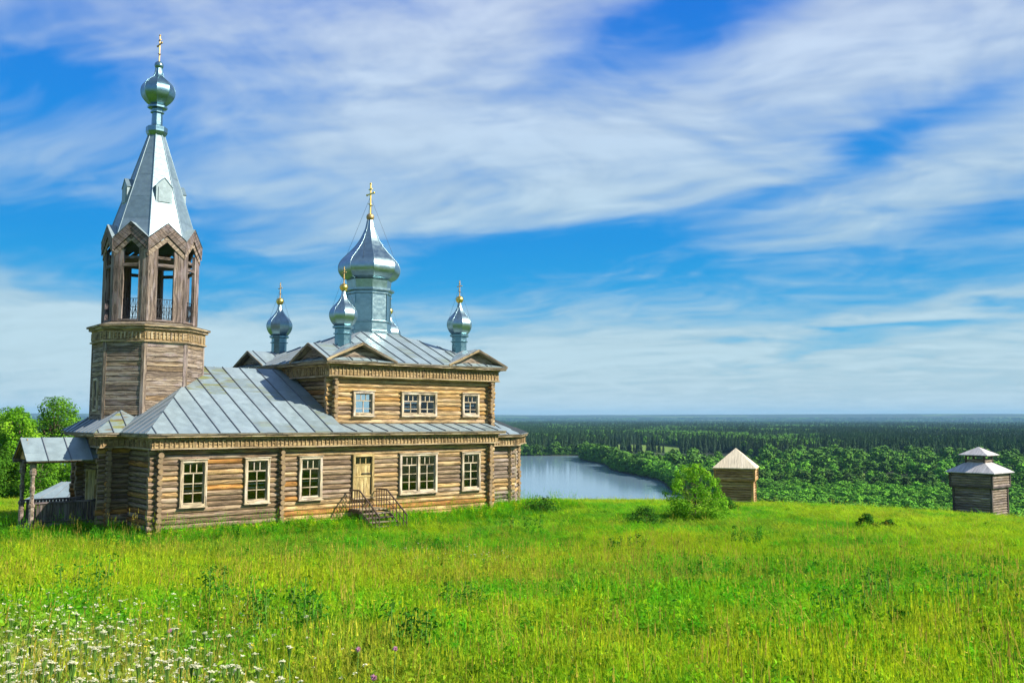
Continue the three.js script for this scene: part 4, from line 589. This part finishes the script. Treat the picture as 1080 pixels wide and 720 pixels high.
leafyTree('leafy_shrub', 'tall bright green leafy shrub beside the small honey brown log tower', 'shrub', 10.4, -52.5, 3.35, 4.0, 90, 8000, 0.14, FRESH, 41, null, { low: 0.04, dome: true, fine: true, thick: 0.5 });
[['low dark green bush left of the tall leafy shrub', 7.4, -50.5, 1.05, 2.0, 42], ['low dark bush between the tall shrub and the honey brown tower', 13.7, -59, 0.95, 1.8, 43], ['small dark bush alone on the right side of the meadow', 19.1, -49.5, 0.85, 1.25, 44], ['tiny dark bush just right of the lone meadow bush', 20.4, -49.8, 0.5, 0.8, 45], ['tall weedy bush by the right end of the church', 1.8, -56, 1.1, 2.4, 46]].forEach(([l, x, z, h, w, s]) => leafyTree('low_bush', l, 'bush', x, z, h, w, 14, 1800, 0.13, [[0.05, 0.17, 0.015], [0.07, 0.22, 0.018], [0.045, 0.14, 0.012]], s, null, { low: 0.1, dome: true, thick: 0.4 }));
console.log('near trees');

// ---------- far woods ----------
function farCrown(seed, n, hue, w, h, size) { const r = rngOf(seed), lobes = []; for (let i = 0; i < 9; i++) { const t = i / 8, a = i * 2.4, p = Math.sin(Math.PI * (0.12 + 0.82 * t)) * w * 0.34 * (0.5 + 0.6 * r()); lobes.push([p * Math.cos(a), h * (0.22 + 0.68 * t), p * Math.sin(a), w * 0.26, h * 0.15, w * 0.26]); } return leaves(r, lobes, n, size, hue, { ratio: 0.8 }); }
function spruceGeo(seed, hue) {                                // drooping whorls of boughs, 1 unit tall
  const r = rngOf(seed), P = [], Cc = [], T = 11; for (let i = 0; i < T; i++) { const t = i / T, y = 0.07 + 0.9 * t, rad = 0.175 * Math.pow(1 - t, 0.85) + 0.012, K = 9, dh = 0.15 * (1 - t * 0.5), off = r() * 6; for (let k = 0; k < K; k++) { const a = off + k / K * 6.2832 + (r() - 0.5) * 0.4, q = rad * (0.72 + 0.5 * r()), da = 0.34, c = hue[Math.floor(r() * hue.length)], j = 0.75 + 0.5 * r(); P.push(0, y + dh, 0, q * Math.cos(a - da) * 0.8, y + 0.015, q * Math.sin(a - da) * 0.8, q * Math.cos(a), y - 0.03, q * Math.sin(a), 0, y + dh, 0, q * Math.cos(a), y - 0.03, q * Math.sin(a), q * Math.cos(a + da) * 0.8, y + 0.015, q * Math.sin(a + da) * 0.8); for (let m = 0; m < 6; m++) Cc.push(c[0] * j, c[1] * j, c[2] * j); } }
  const g = new THREE.BufferGeometry(); g.setAttribute('position', new THREE.Float32BufferAttribute(P, 3)); g.setAttribute('color', new THREE.Float32BufferAttribute(Cc, 3)); g.computeVertexNormals(); return g; }
const DEC = [[0.07, 0.20, 0.014], [0.10, 0.25, 0.016], [0.055, 0.16, 0.012]], CON = [[0.02, 0.062, 0.016], [0.028, 0.075, 0.018], [0.015, 0.05, 0.014]], WIL = [[0.11, 0.34, 0.014], [0.15, 0.40, 0.016], [0.08, 0.27, 0.012]];
const decGeo = [1, 2, 3].map((s) => farCrown(60 + s, 420, DEC, 1, 1, 0.16)), wilGeo = [1, 2].map((s) => farCrown(70 + s, 420, WIL, 1, 1, 0.15)), conGeo = [1, 2, 3].map((s) => spruceGeo(80 + s, CON)), trunkGeo = limbs([[[0, -0.05, 0], [0, 0.5, 0], 0.022, 0.012]], 5);
const inst = { dec: [], wil: [], con: [], conFar: [] };
const fr = rngOf(515);
const onLand = (x, d) => riverDepth(x, d) < 0.02 && d > 262;
// single trees of the near bank, the ones that show largest
const singles = [];
function spot(a0, a1, r0, r1) { const t = mix(a0, a1, fr()), r = Math.sqrt(mix(r0 * r0, r1 * r1, fr())); return [r * Math.sin(t), r * Math.cos(t)]; }
{ let tries = 0; while (singles.length < 290 && tries++ < 60000) { const [x, d] = spot(0.06, 0.62, 560, 920); if (!onLand(x, d) || clearing(x, d) > 0.2 || d < 560) continue; if (singles.some((s) => Math.hypot(s[0] - x, s[1] - d) < 8.5)) continue; singles.push([x, d]); } }
{ let tries = 0, n = 0; for (let d = 440; d < 960; d += 5.5) { const x = bankX(d) - 2 + 3 * fr(); if (x / d < 0.06 || x / d > 0.3) continue; singles.push([x, d]); } }
const single = (x, d, i) => { const wil = d < 640 || fr() < 0.25, g = new THREE.Group(); g.name = numbered(wil ? 'willow_tree' : 'alder_tree'); tag(g, wil ? 'round light green willow in the low woods beyond the meadow' : 'rounded mid green tree in the low woods beyond the meadow', 'tree', wil ? 'willows on the low ground by the river' : 'leafy trees on the low ground by the river'); const h = lowWood(x, d) ? 3 + 2 * fr() : wil ? 6.5 + 4.5 * fr() : 9 + 7 * fr(), w = h * (0.85 + 0.3 * fr()); scene.add(g); g.position.set(x, land(x, -d) - 0.2, -d); g.rotation.y = fr() * 6.28; g.scale.set(w, h, w); mesh('trunk', trunkGeo, bark, g); mesh('crown', wil ? wilGeo[i % 2] : decGeo[i % 3], farLeaf, g); };
singles.slice(0, 380).forEach(([x, d], i) => single(x, d, i));
function plant(list, x, d, w, h, tint) { list.push([x, land(x, -d) - 0.2, -d, w, h, fr() * 6.28, tint]); }
// thicket of young willows at the foot of the hill
for (let i = 0; i < 6800; i++) { const [x, d] = spot(-0.1, 0.66, 300, 570); if (!onLand(x, d) || (x < bankX(d) + 3) || clearing(x, d) > 0.3) continue; const h = 2.2 + 3.4 * fr() * fr() + 3.2 * Math.max(0, fbm(x * 0.03, d * 0.03, 2) - 0.4); plant(inst.wil, x, d, h * 1.25, h, 0.7 + 0.4 * fr() + 0.9 * (fbm(x * 0.02 + 9, d * 0.02, 3) - 0.5)); }
for (let i = 0; i < 2300; i++) { const [x, d] = spot(0.06, 0.66, 540, 980); if (!onLand(x, d) || x < bankX(d) + 6 || clearing(x, d) > 0.2) continue; const h = lowWood(x, d) ? 2.5 : 4 + 5 * fr(); plant(fr() < 0.5 ? inst.wil : inst.dec, x, d, h * 1.05, h, (0.45 + 0.35 * fr()) * (0.6 + 0.9 * fbm(x * 0.013, d * 0.013, 2))); }
function belt(n, r0, r1, size, a = 0.62) { for (let i = 0; i < n; i++) { const [x, d] = spot(-a, a, r0, r1); if (!onLand(x, d)) continue; if (d < farBank(x) && x < bankX(d) + 8) continue; if (clearing(x, d) > 0.2 || lowWood(x, d)) continue; const stand = 0.55 + 0.95 * fbm(x * 0.004 + 31, d * 0.0022 + 9, 3), kind = fbm(x * 0.006 + 7, d * 0.0028 + 2, 3) + 0.2 * (fr() - 0.5) + 0.06 * smooth(150, 320, x) * smooth(1700, 1300, d) ; if (smooth(0.60, 0.66, fbm(x * 0.0016 + 4, -d * 0.0022 + 3, 4)) * smooth(2600, 4200, d) > 0.5 * fr() + 0.25) continue; if (kind > 0.445) { const h = (13 + 9 * fr()) * (size > 1.5 ? 1.15 : 1); plant(inst.con, x, d, h * size * (0.9 + 0.3 * fr()), h, (0.7 + 0.6 * fr()) * stand); } else { const h = 9 + 7 * fr(); plant(inst.dec, x, d, h * 0.8 * size, h, (0.65 + 0.75 * fr()) * stand); } } }
belt(17000, 930, 1500, 1); belt(30000, 1500, 3000, 1.35); belt(26000, 3000, 6500, 2.2); belt(15000, 6500, 12000, 4.5);
for (let x = -700; x < 90; x += 3.2) { const d = farBank(x) - 4 + 9 * fr(), h = 7 + 7 * fr(); plant(inst.dec, x, d, h * 0.95, h, 0.6 + 0.3 * fr()); plant(inst.wil, x + 1.5, farBank(x) - 5 + 3 * fr(), 4.5, 3.2, 0.6); }
for (let d = 430; d < 985; d += 2.2) { const x = bankX(d) - 4.5 + 3 * fr(), h = 2.6 + 1.8 * fr(); plant(inst.wil, x, d, h * 1.4, h, 0.6 + 0.3 * fr()); }
// left side, seen past the porch
for (let i = 0; i < 500; i++) { const [x, d] = spot(-0.62, -0.4, 150, 260); const h = 5 + 5 * fr(); plant(inst.dec, x, d, h, h, 0.8 + 0.4 * fr()); }
function instanced(name, geos, list, label, tall = 1) { geos.forEach((geo, k) => { const mine = list.filter((_, i) => i % geos.length === k); if (!mine.length) return; const im = new THREE.InstancedMesh(geo, farLeaf, mine.length), m = new THREE.Matrix4(), q = new THREE.Quaternion(), up = new THREE.Vector3(0, 1, 0), c = new THREE.Color(); mine.forEach((p, i) => { m.compose(new THREE.Vector3(p[0], p[1], p[2]), q.setFromAxisAngle(up, p[5]), new THREE.Vector3(p[3], p[4], p[3])); im.setMatrixAt(i, m); im.setColorAt(i, c.setRGB(p[6], p[6], p[6] * 0.95)); }); im.name = numbered(name); im.castShadow = im.receiveShadow = true; scene.add(im); tag(im, label[k % label.length], 'forest', null, 'stuff'); }); }
instanced('spruce_forest', conGeo, inst.con, ['dark spruce forest covering the plain to the horizon', 'dark spruces mixed through the plain forest', 'more dark spruces of the far plain forest']);
instanced('broadleaf_forest', decGeo, inst.dec, ['lighter green broadleaf trees massed in the plain forest', 'broadleaf trees massed along the river bank and plain', 'more broadleaf trees of the far plain forest']);
instanced('willow_thicket', wilGeo, inst.wil, ['bright green willow thicket at the foot of the hill', 'young willows filling the low ground behind the meadow']);
console.log('forest', inst.con.length, inst.dec.length, inst.wil.length, singles.length);
scene.fog = new THREE.FogExp2(new THREE.Color().setRGB(0.34, 0.70, 1.0), 0.00005);
// ---------- meadow ----------
const chCos = Math.cos(church.rotation.y), chSin = Math.sin(church.rotation.y);
function inChurch(x, z, pad = 0) { const dx = x - church.position.x, dz = z - church.position.z, u = dx * chCos - dz * chSin, v = dx * chSin + dz * chCos; return (u > -pad && u < 19.9 + pad && v < 0.15 + pad && v > -13.6 - pad) || (u > 19 && u < 26.4 + pad && v < -1.5 + pad && v > -12) || (u > -5 - pad && u < 0 && v < VS + 0.15 + pad && v > VN - pad && (u > VU - 0.2 - pad || (v < -5.4 + pad && v > -8.1 - pad))); }
function blades(r, n, h, spread, wid, lean, seeds = 0) {
  const P = [], N = [], idx = []; const strip = (x, z, hh, w, a, l, seg) => { const c = Math.cos(a), s = Math.sin(a), base = P.length / 3; for (let i = 0; i <= seg; i++) { const t = i / seg, ww = w * (1 - t * t * 0.94), off = l * t * t * hh, y = hh * t * (1 - 0.25 * l * t); const nx = -l * 0.4 * t * c, nz = -l * 0.4 * t * s; for (const sd of [-1, 1]) { P.push(x + c * off - s * ww * sd * 0.5, y, z + s * off + c * ww * sd * 0.5); N.push(c * 0.5, 0.75, s * 0.5); } if (i) idx.push(base + 2 * i - 2, base + 2 * i - 1, base + 2 * i, base + 2 * i, base + 2 * i - 1, base + 2 * i + 1); } };
  for (let k = 0; k < n; k++) { const q = Math.sqrt(r()) * spread, a = r() * 6.28; strip(q * Math.cos(a), q * Math.sin(a), h * (0.55 + 0.6 * r()), wid * (0.7 + 0.6 * r()), r() * 6.28, lean * (0.4 + r()), 3); }
  const g = new THREE.BufferGeometry();
  for (let k = 0; k < seeds; k++) { const q = Math.sqrt(r()) * spread, a = r() * 6.28, x = q * Math.cos(a), z = q * Math.sin(a), hh = h * (1.0 + 0.45 * r()), d = r() * 6.28; strip(x, z, hh, wid * 0.45, d, 0.15, 2); const ex = x + Math.cos(d) * 0.15 * hh, ez = z + Math.sin(d) * 0.15 * hh, ey = hh * 0.96; for (let j = 0; j < 5; j++) { const yy = ey - j * 0.02, base = P.length / 3, sw = 0.005 + 0.005 * r(), aa = r() * 3.1; P.push(ex - Math.cos(aa) * sw, yy - 0.01, ez - Math.sin(aa) * sw, ex + Math.cos(aa) * sw, yy - 0.01, ez + Math.sin(aa) * sw, ex, yy + 0.035, ez); for (let m = 0; m < 3; m++) N.push(0, 1, 0); idx.push(base, base + 1, base + 2); } }
  g.setAttribute('position', new THREE.Float32BufferAttribute(P, 3)); g.setIndex(idx); g.computeVertexNormals(); return g;
}
function herb(r, n, h, leaf) { const lobes = []; for (let i = 0; i < 5; i++) { const t = i / 4; lobes.push([(r() - 0.5) * 0.16, h * (0.25 + 0.7 * t), (r() - 0.5) * 0.16, 0.13 * (1.2 - t * 0.6), h * 0.16, 0.13 * (1.2 - t * 0.6)]); } const g = leaves(r, lobes, n, leaf, [[1, 1, 1]], { ratio: 0.45 }); g.deleteAttribute('color'); return g; }
const grassMat = new THREE.MeshPhysicalMaterial({ color: rgb(1, 1, 1), roughness: 1, transmission: 0.5, thickness: 0, side: THREE.DoubleSide, specularIntensity: 0.12 });
const gr = rngOf(808);
const kinds = [
  { name: 'meadow_grass', geos: [blades(gr, 24, 0.42, 0.15, 0.0095, 0.8), blades(gr, 24, 0.40, 0.17, 0.009, 1.15)], list: [], label: ['fresh green meadow grass covering the hill', 'bent green grass blades all over the meadow'] },
  { name: 'distant_grass', geos: [blades(gr, 34, 0.40, 0.32, 0.014, 0.8)], list: [], label: ['short green grass on the far part of the meadow'] },
  { name: 'seeding_grass', geos: [blades(gr, 12, 0.40, 0.16, 0.009, 0.9, 5)], list: [], label: ['yellowing grass with seed heads across the meadow'] },
  { name: 'tall_stalks', geos: [blades(gr, 5, 0.55, 0.2, 0.009, 0.6, 6)], list: [], label: ['tall thin grass stalks with reddish seed heads above the meadow'] },
  { name: 'meadow_herbs', geos: [herb(gr, 46, 0.42, 0.09)], list: [], label: ['small leafy herbs growing among the meadow grass'] },
];
const FG = [0.15, 0.49, 0.006], YG = [0.47, 0.62, 0.010], DG = [0.045, 0.25, 0.006], OL = [0.50, 0.42, 0.04];
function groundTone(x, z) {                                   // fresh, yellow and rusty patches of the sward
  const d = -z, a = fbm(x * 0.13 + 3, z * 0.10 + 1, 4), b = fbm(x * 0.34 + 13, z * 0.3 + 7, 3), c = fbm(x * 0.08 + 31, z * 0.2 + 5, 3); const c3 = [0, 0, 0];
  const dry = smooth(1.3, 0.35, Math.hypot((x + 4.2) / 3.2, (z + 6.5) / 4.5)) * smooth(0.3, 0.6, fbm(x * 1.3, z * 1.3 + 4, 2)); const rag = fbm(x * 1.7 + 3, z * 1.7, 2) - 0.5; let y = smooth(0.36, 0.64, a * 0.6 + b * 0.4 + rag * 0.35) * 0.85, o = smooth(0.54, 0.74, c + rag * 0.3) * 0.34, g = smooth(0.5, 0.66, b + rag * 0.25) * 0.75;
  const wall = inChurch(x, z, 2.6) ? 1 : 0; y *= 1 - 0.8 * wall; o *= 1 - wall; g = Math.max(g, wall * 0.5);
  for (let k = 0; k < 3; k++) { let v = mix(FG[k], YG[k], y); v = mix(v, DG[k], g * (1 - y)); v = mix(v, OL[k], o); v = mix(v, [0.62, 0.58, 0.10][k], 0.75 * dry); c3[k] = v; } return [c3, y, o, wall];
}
function scatter(n, r0, r1, size, herbShare, seedShare) {
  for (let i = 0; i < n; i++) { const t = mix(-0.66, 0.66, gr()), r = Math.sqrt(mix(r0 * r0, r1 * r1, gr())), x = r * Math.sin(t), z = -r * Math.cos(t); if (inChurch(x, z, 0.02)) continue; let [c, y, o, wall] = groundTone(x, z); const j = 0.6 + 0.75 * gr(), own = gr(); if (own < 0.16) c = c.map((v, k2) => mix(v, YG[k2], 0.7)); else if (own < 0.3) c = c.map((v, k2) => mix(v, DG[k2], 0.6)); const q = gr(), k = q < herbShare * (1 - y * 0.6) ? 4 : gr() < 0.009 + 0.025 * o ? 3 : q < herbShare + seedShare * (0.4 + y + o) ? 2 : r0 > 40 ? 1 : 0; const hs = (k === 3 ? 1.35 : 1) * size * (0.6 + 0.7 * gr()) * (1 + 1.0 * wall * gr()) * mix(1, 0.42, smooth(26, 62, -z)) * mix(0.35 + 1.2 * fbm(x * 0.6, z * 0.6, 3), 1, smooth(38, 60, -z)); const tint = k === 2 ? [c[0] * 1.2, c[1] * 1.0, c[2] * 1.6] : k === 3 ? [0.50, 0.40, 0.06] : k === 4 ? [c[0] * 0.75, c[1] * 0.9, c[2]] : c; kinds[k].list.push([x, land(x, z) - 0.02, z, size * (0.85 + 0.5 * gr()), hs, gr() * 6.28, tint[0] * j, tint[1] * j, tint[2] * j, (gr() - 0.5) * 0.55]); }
}
scatter(15000, 3.2, 11, 0.72, 0.3, 0.13); scatter(38000, 11, 24, 0.9, 0.28, 0.11); scatter(38000, 24, 46, 1.2, 0.16, 0.14); scatter(42000, 46, 100, 1.4, 0.1, 0.12);
// ranker grass along the foot of the walls
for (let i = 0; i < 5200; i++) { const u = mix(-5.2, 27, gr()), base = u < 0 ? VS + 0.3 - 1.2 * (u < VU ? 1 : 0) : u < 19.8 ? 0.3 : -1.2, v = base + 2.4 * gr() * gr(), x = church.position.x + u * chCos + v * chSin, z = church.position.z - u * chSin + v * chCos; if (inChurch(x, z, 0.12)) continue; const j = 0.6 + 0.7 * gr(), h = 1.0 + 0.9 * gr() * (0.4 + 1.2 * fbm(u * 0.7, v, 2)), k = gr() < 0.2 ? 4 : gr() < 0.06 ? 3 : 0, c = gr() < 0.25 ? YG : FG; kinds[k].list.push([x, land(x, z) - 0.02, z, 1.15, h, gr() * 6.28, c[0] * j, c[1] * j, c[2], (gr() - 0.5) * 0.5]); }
for (const k of kinds) k.geos.forEach((geo, s) => { const mine = k.list.filter((_, i) => i % k.geos.length === s), im = new THREE.InstancedMesh(geo, grassMat, mine.length), m = new THREE.Matrix4(), q = new THREE.Quaternion(), e = new THREE.Euler(), c = new THREE.Color(); mine.forEach((p, i) => { e.set(p[9], p[5], p[9] * 0.7); m.compose(new THREE.Vector3(p[0], p[1], p[2]), q.setFromEuler(e), new THREE.Vector3(p[3], p[4], p[3])); im.setMatrixAt(i, m); im.setColorAt(i, c.setRGB(p[6], p[7], p[8])); }); im.name = numbered(k.name); im.castShadow = im.receiveShadow = true; scene.add(im); tag(im, k.label[s], 'grass', null, 'stuff'); });
console.log('grass', kinds.map((k) => k.list.length));

// ---------- flowers ----------
const stemMat = new THREE.MeshStandardMaterial({ color: rgb(0.12, 0.26, 0.03), roughness: 0.9 }), petal = new THREE.MeshPhysicalMaterial({ color: rgb(0.78, 0.76, 0.50), roughness: 0.9, transmission: 0.3, thickness: 0, side: THREE.DoubleSide }), pinkMat = new THREE.MeshStandardMaterial({ color: rgb(0.46, 0.20, 0.33), roughness: 0.9 });
function umbel(seed, h, R) { const r = rngOf(seed), st = [rodGeo([0, 0, 0], [0.02, h * 0.8, 0.01], 0.004, 4)], fl = []; for (let k = 0; k < 16; k++) { const a = k * 2.4, q = R * Math.sqrt((k + 0.4) / 16), x = 0.02 + q * Math.cos(a), z = 0.01 + q * Math.sin(a), y = h - 0.35 * q + 0.01 * r(); st.push(rodGeo([0.02, h * 0.8, 0.01], [x, y, z], 0.0018, 3)); for (let j = 0; j < 3; j++) { const d = new THREE.CircleGeometry(0.004 + 0.0025 * r(), 5); d.rotateX(-Math.PI / 2 + (r() - 0.5) * 0.9); d.rotateY(r() * 6); d.translate(x + (r() - 0.5) * 0.012, y + 0.006 * r(), z + (r() - 0.5) * 0.012); fl.push(d); } } for (let k = 0; k < 3; k++) { const a = r() * 6.28, y = h * (0.25 + 0.2 * k); st.push(rodGeo([0.01, y, 0], [0.09 * Math.cos(a), y + 0.05, 0.09 * Math.sin(a)], 0.003, 3)); } return [join(st), join(fl)]; }
const umb = [umbel(1, 0.42, 0.024), umbel(2, 0.46, 0.017), umbel(3, 0.38, 0.029)];
const protos = [];
function flower(x, z, k, sc, label, group) { const g = thing('white_wildflower', label, 'flower', group); mesh('stem', umb[k][0], stemMat, g); mesh('flower_head', umb[k][1], petal, g); g.position.set(x, land(x, z) - 0.02, z); g.rotation.y = gr() * 6.28; g.scale.setScalar(sc); return g; }
// where a photograph's pixel meets the ground, to set the flower patches by bearing and distance
function onGround(px, py) { const X = (px - 540) / F, Y = (360 - py) / F, dy = Y * Math.cos(PITCH) + Math.sin(PITCH), dz = Math.cos(PITCH) - Y * Math.sin(PITCH); let t = 2; while (t < 150) { if (EYE + dy * t < land(X * t, -dz * t) + 0.42) break; t += 0.05; } return [X * t, -dz * t]; }
for (let i = 0; i < 280; i++) { const u = gr(), px = u < 0.7 ? -10 + 330 * gr() * Math.sqrt(gr()) : 330 * gr(), py = 622 + 100 * Math.pow(gr(), 0.6) + px * 0.08; const [x, z] = onGround(px, py); flower(x, z, i % 3, 0.65 + 0.55 * gr(), 'white umbel wildflower in the flowery patch at the near left', 'white wildflowers at the near left of the meadow'); }
for (let i = 0; i < 50; i++) { const [x, z] = onGround(455 + 65 * gr() + (gr() < 0.6 ? 20 : -60 * gr()), 577 + 16 * gr()); flower(x, z, i % 3, 1.0 + 0.5 * gr(), 'small white wildflower in the patch before the staircase end of the church', 'white wildflowers in front of the church'); }
{ const spots = [[377, 688], [416, 687], [393, 718], [178, 668]]; const labels = ['pink clover head, left one of a pair near the bottom middle', 'pink clover head, right one of a pair near the bottom middle', 'pink clover head at the bottom edge left of the middle', 'pink clover head among the white wildflowers at the left'];
  spots.forEach(([a, b], i) => { const [x, z] = onGround(a, b), g = thing('pink_clover', labels[i], 'flower'); g.position.set(x, land(x, z), z); mesh('stem', rodGeo([0, 0, 0], [0.01, 0.45, 0], 0.004, 4), stemMat, g); const r = rngOf(i + 3), f = []; for (let k = 0; k < 70; k++) { const c = r() * 2 - 1, p = r() * 6.28, s = Math.sqrt(1 - c * c), q = new THREE.ConeGeometry(0.004, 0.02, 4); q.applyQuaternion(new THREE.Quaternion().setFromUnitVectors(new THREE.Vector3(0, 1, 0), new THREE.Vector3(s * Math.cos(p), c, s * Math.sin(p)))); q.translate(0.01 + 0.017 * s * Math.cos(p), 0.46 + 0.017 * c, 0.017 * s * Math.sin(p)); f.push(q); } mesh('flower_head', join(f), pinkMat, g); g.scale.setScalar(0.95); }); }
{ const one = (col) => { const m = petal.clone(); m.color = col; return m; }; const disc = []; for (let k = 0; k < 5; k++) { const d = new THREE.CircleGeometry(0.011, 5); d.rotateX(-Math.PI / 2 + 0.5 * (k - 2)); d.rotateY(k * 1.3); d.translate(0.012 * Math.cos(k * 1.26), 0.003 * k, 0.012 * Math.sin(k * 1.26)); disc.push(d); } const geo = join(disc);
  for (const [nm, lab, col, n, near] of [['buttercup_blossoms', 'tiny yellow blossoms dotted through the meadow', rgb(0.78, 0.60, 0.015), 1800, false], ['daisy_blossoms', 'tiny pale blossoms dotted through the near left of the meadow', rgb(0.76, 0.74, 0.48), 800, true]]) { const im = new THREE.InstancedMesh(geo, one(col), n), m = new THREE.Matrix4(), q = new THREE.Quaternion(), up = new THREE.Vector3(0, 1, 0); for (let i = 0; i < n; i++) { let x, z; if (near) { const p = onGround(-20 + 380 * gr() * Math.sqrt(gr()), 612 + 120 * gr()); x = p[0] + (gr() - 0.5); z = p[1] + (gr() - 0.5); } else { const t = mix(-0.62, 0.62, gr()), r = mix(5, 40, Math.pow(gr(), 0.8)); x = r * Math.sin(t); z = -r * Math.cos(t); if (inChurch(x, z, 0.3) || fbm(x * 0.4 + 50, z * 0.4, 2) < 0.46) { x *= 0.5; z *= 0.4; } } const s = near ? 0.5 + 0.6 * gr() : 0.35 + 0.45 * gr(); m.compose(new THREE.Vector3(x, land(x, z) + (near ? 0.26 : 0.28) + 0.14 * gr() - 0.1 * smooth(20, 45, -z), z), q.setFromAxisAngle(up, gr() * 6), new THREE.Vector3(s, s, s)); im.setMatrixAt(i, m); } im.name = numbered(nm); scene.add(im); tag(im, lab, 'blossoms', null, 'stuff'); } }
// darker leafy weeds standing in the grass
[[232, 628, 0.75, 'dark leafy weed clump at the left of the foreground'], [318, 650, 0.8, 'broad dark weed clump in the left foreground'], [285, 640, 0.6, 'smaller dark weed beside the broad clump in the left foreground'], [430, 668, 0.7, 'dark stemmed weed in the middle foreground'], [478, 625, 0.6, 'lone dark weed stalk in the middle of the meadow'], [945, 620, 0.8, 'tall dark weed clump right of the meadow centre'], [900, 636, 0.7, 'spreading weed clump left of the tall one at the right'], [1035, 628, 0.75, 'dark weed clump near the right edge of the meadow'], [85, 618, 0.8, 'dark green weed clump at the far left foreground'], [660, 575, 0.9, 'dark weed patch in the middle distance of the meadow'], [556, 553, 1.0, 'dark weed patch near the right end of the church'], [790, 568, 0.9, 'dark weed clump below the honey brown tower']].forEach(([a, b, h, l], i) => {
  const [x, z] = onGround(a, b), r = rngOf(900 + i), g = thing('leafy_weed', l, 'weed'); g.position.set(x, land(x, z) - 0.02, z); const lobes = [], st = [], far = Math.min(1.7, Math.max(1, -z / 22)); for (let k = 0; k < 9; k++) { const q = (r() - 0.5) * 0.9 * far, w = (r() - 0.5) * 0.8 * far, hh = h * (0.6 + 0.5 * r()); st.push(rodGeo([q * 0.8, 0, w * 0.8], [q, hh, w], 0.006, 4)); for (let j = 0; j < 3; j++) lobes.push([q, hh * (0.4 + 0.28 * j), w, 0.13, 0.1, 0.13]); }
  mesh('stem', join(st), stemMat, g); mesh('foliage', leaves(r, lobes, 420, 0.06 * far, [[0.07, 0.26, 0.012], [0.10, 0.32, 0.015], [0.07, 0.2, 0.015]], { ratio: 0.5 }), leafMat, g); });
console.log('done');
renderer.render(scene, camera);
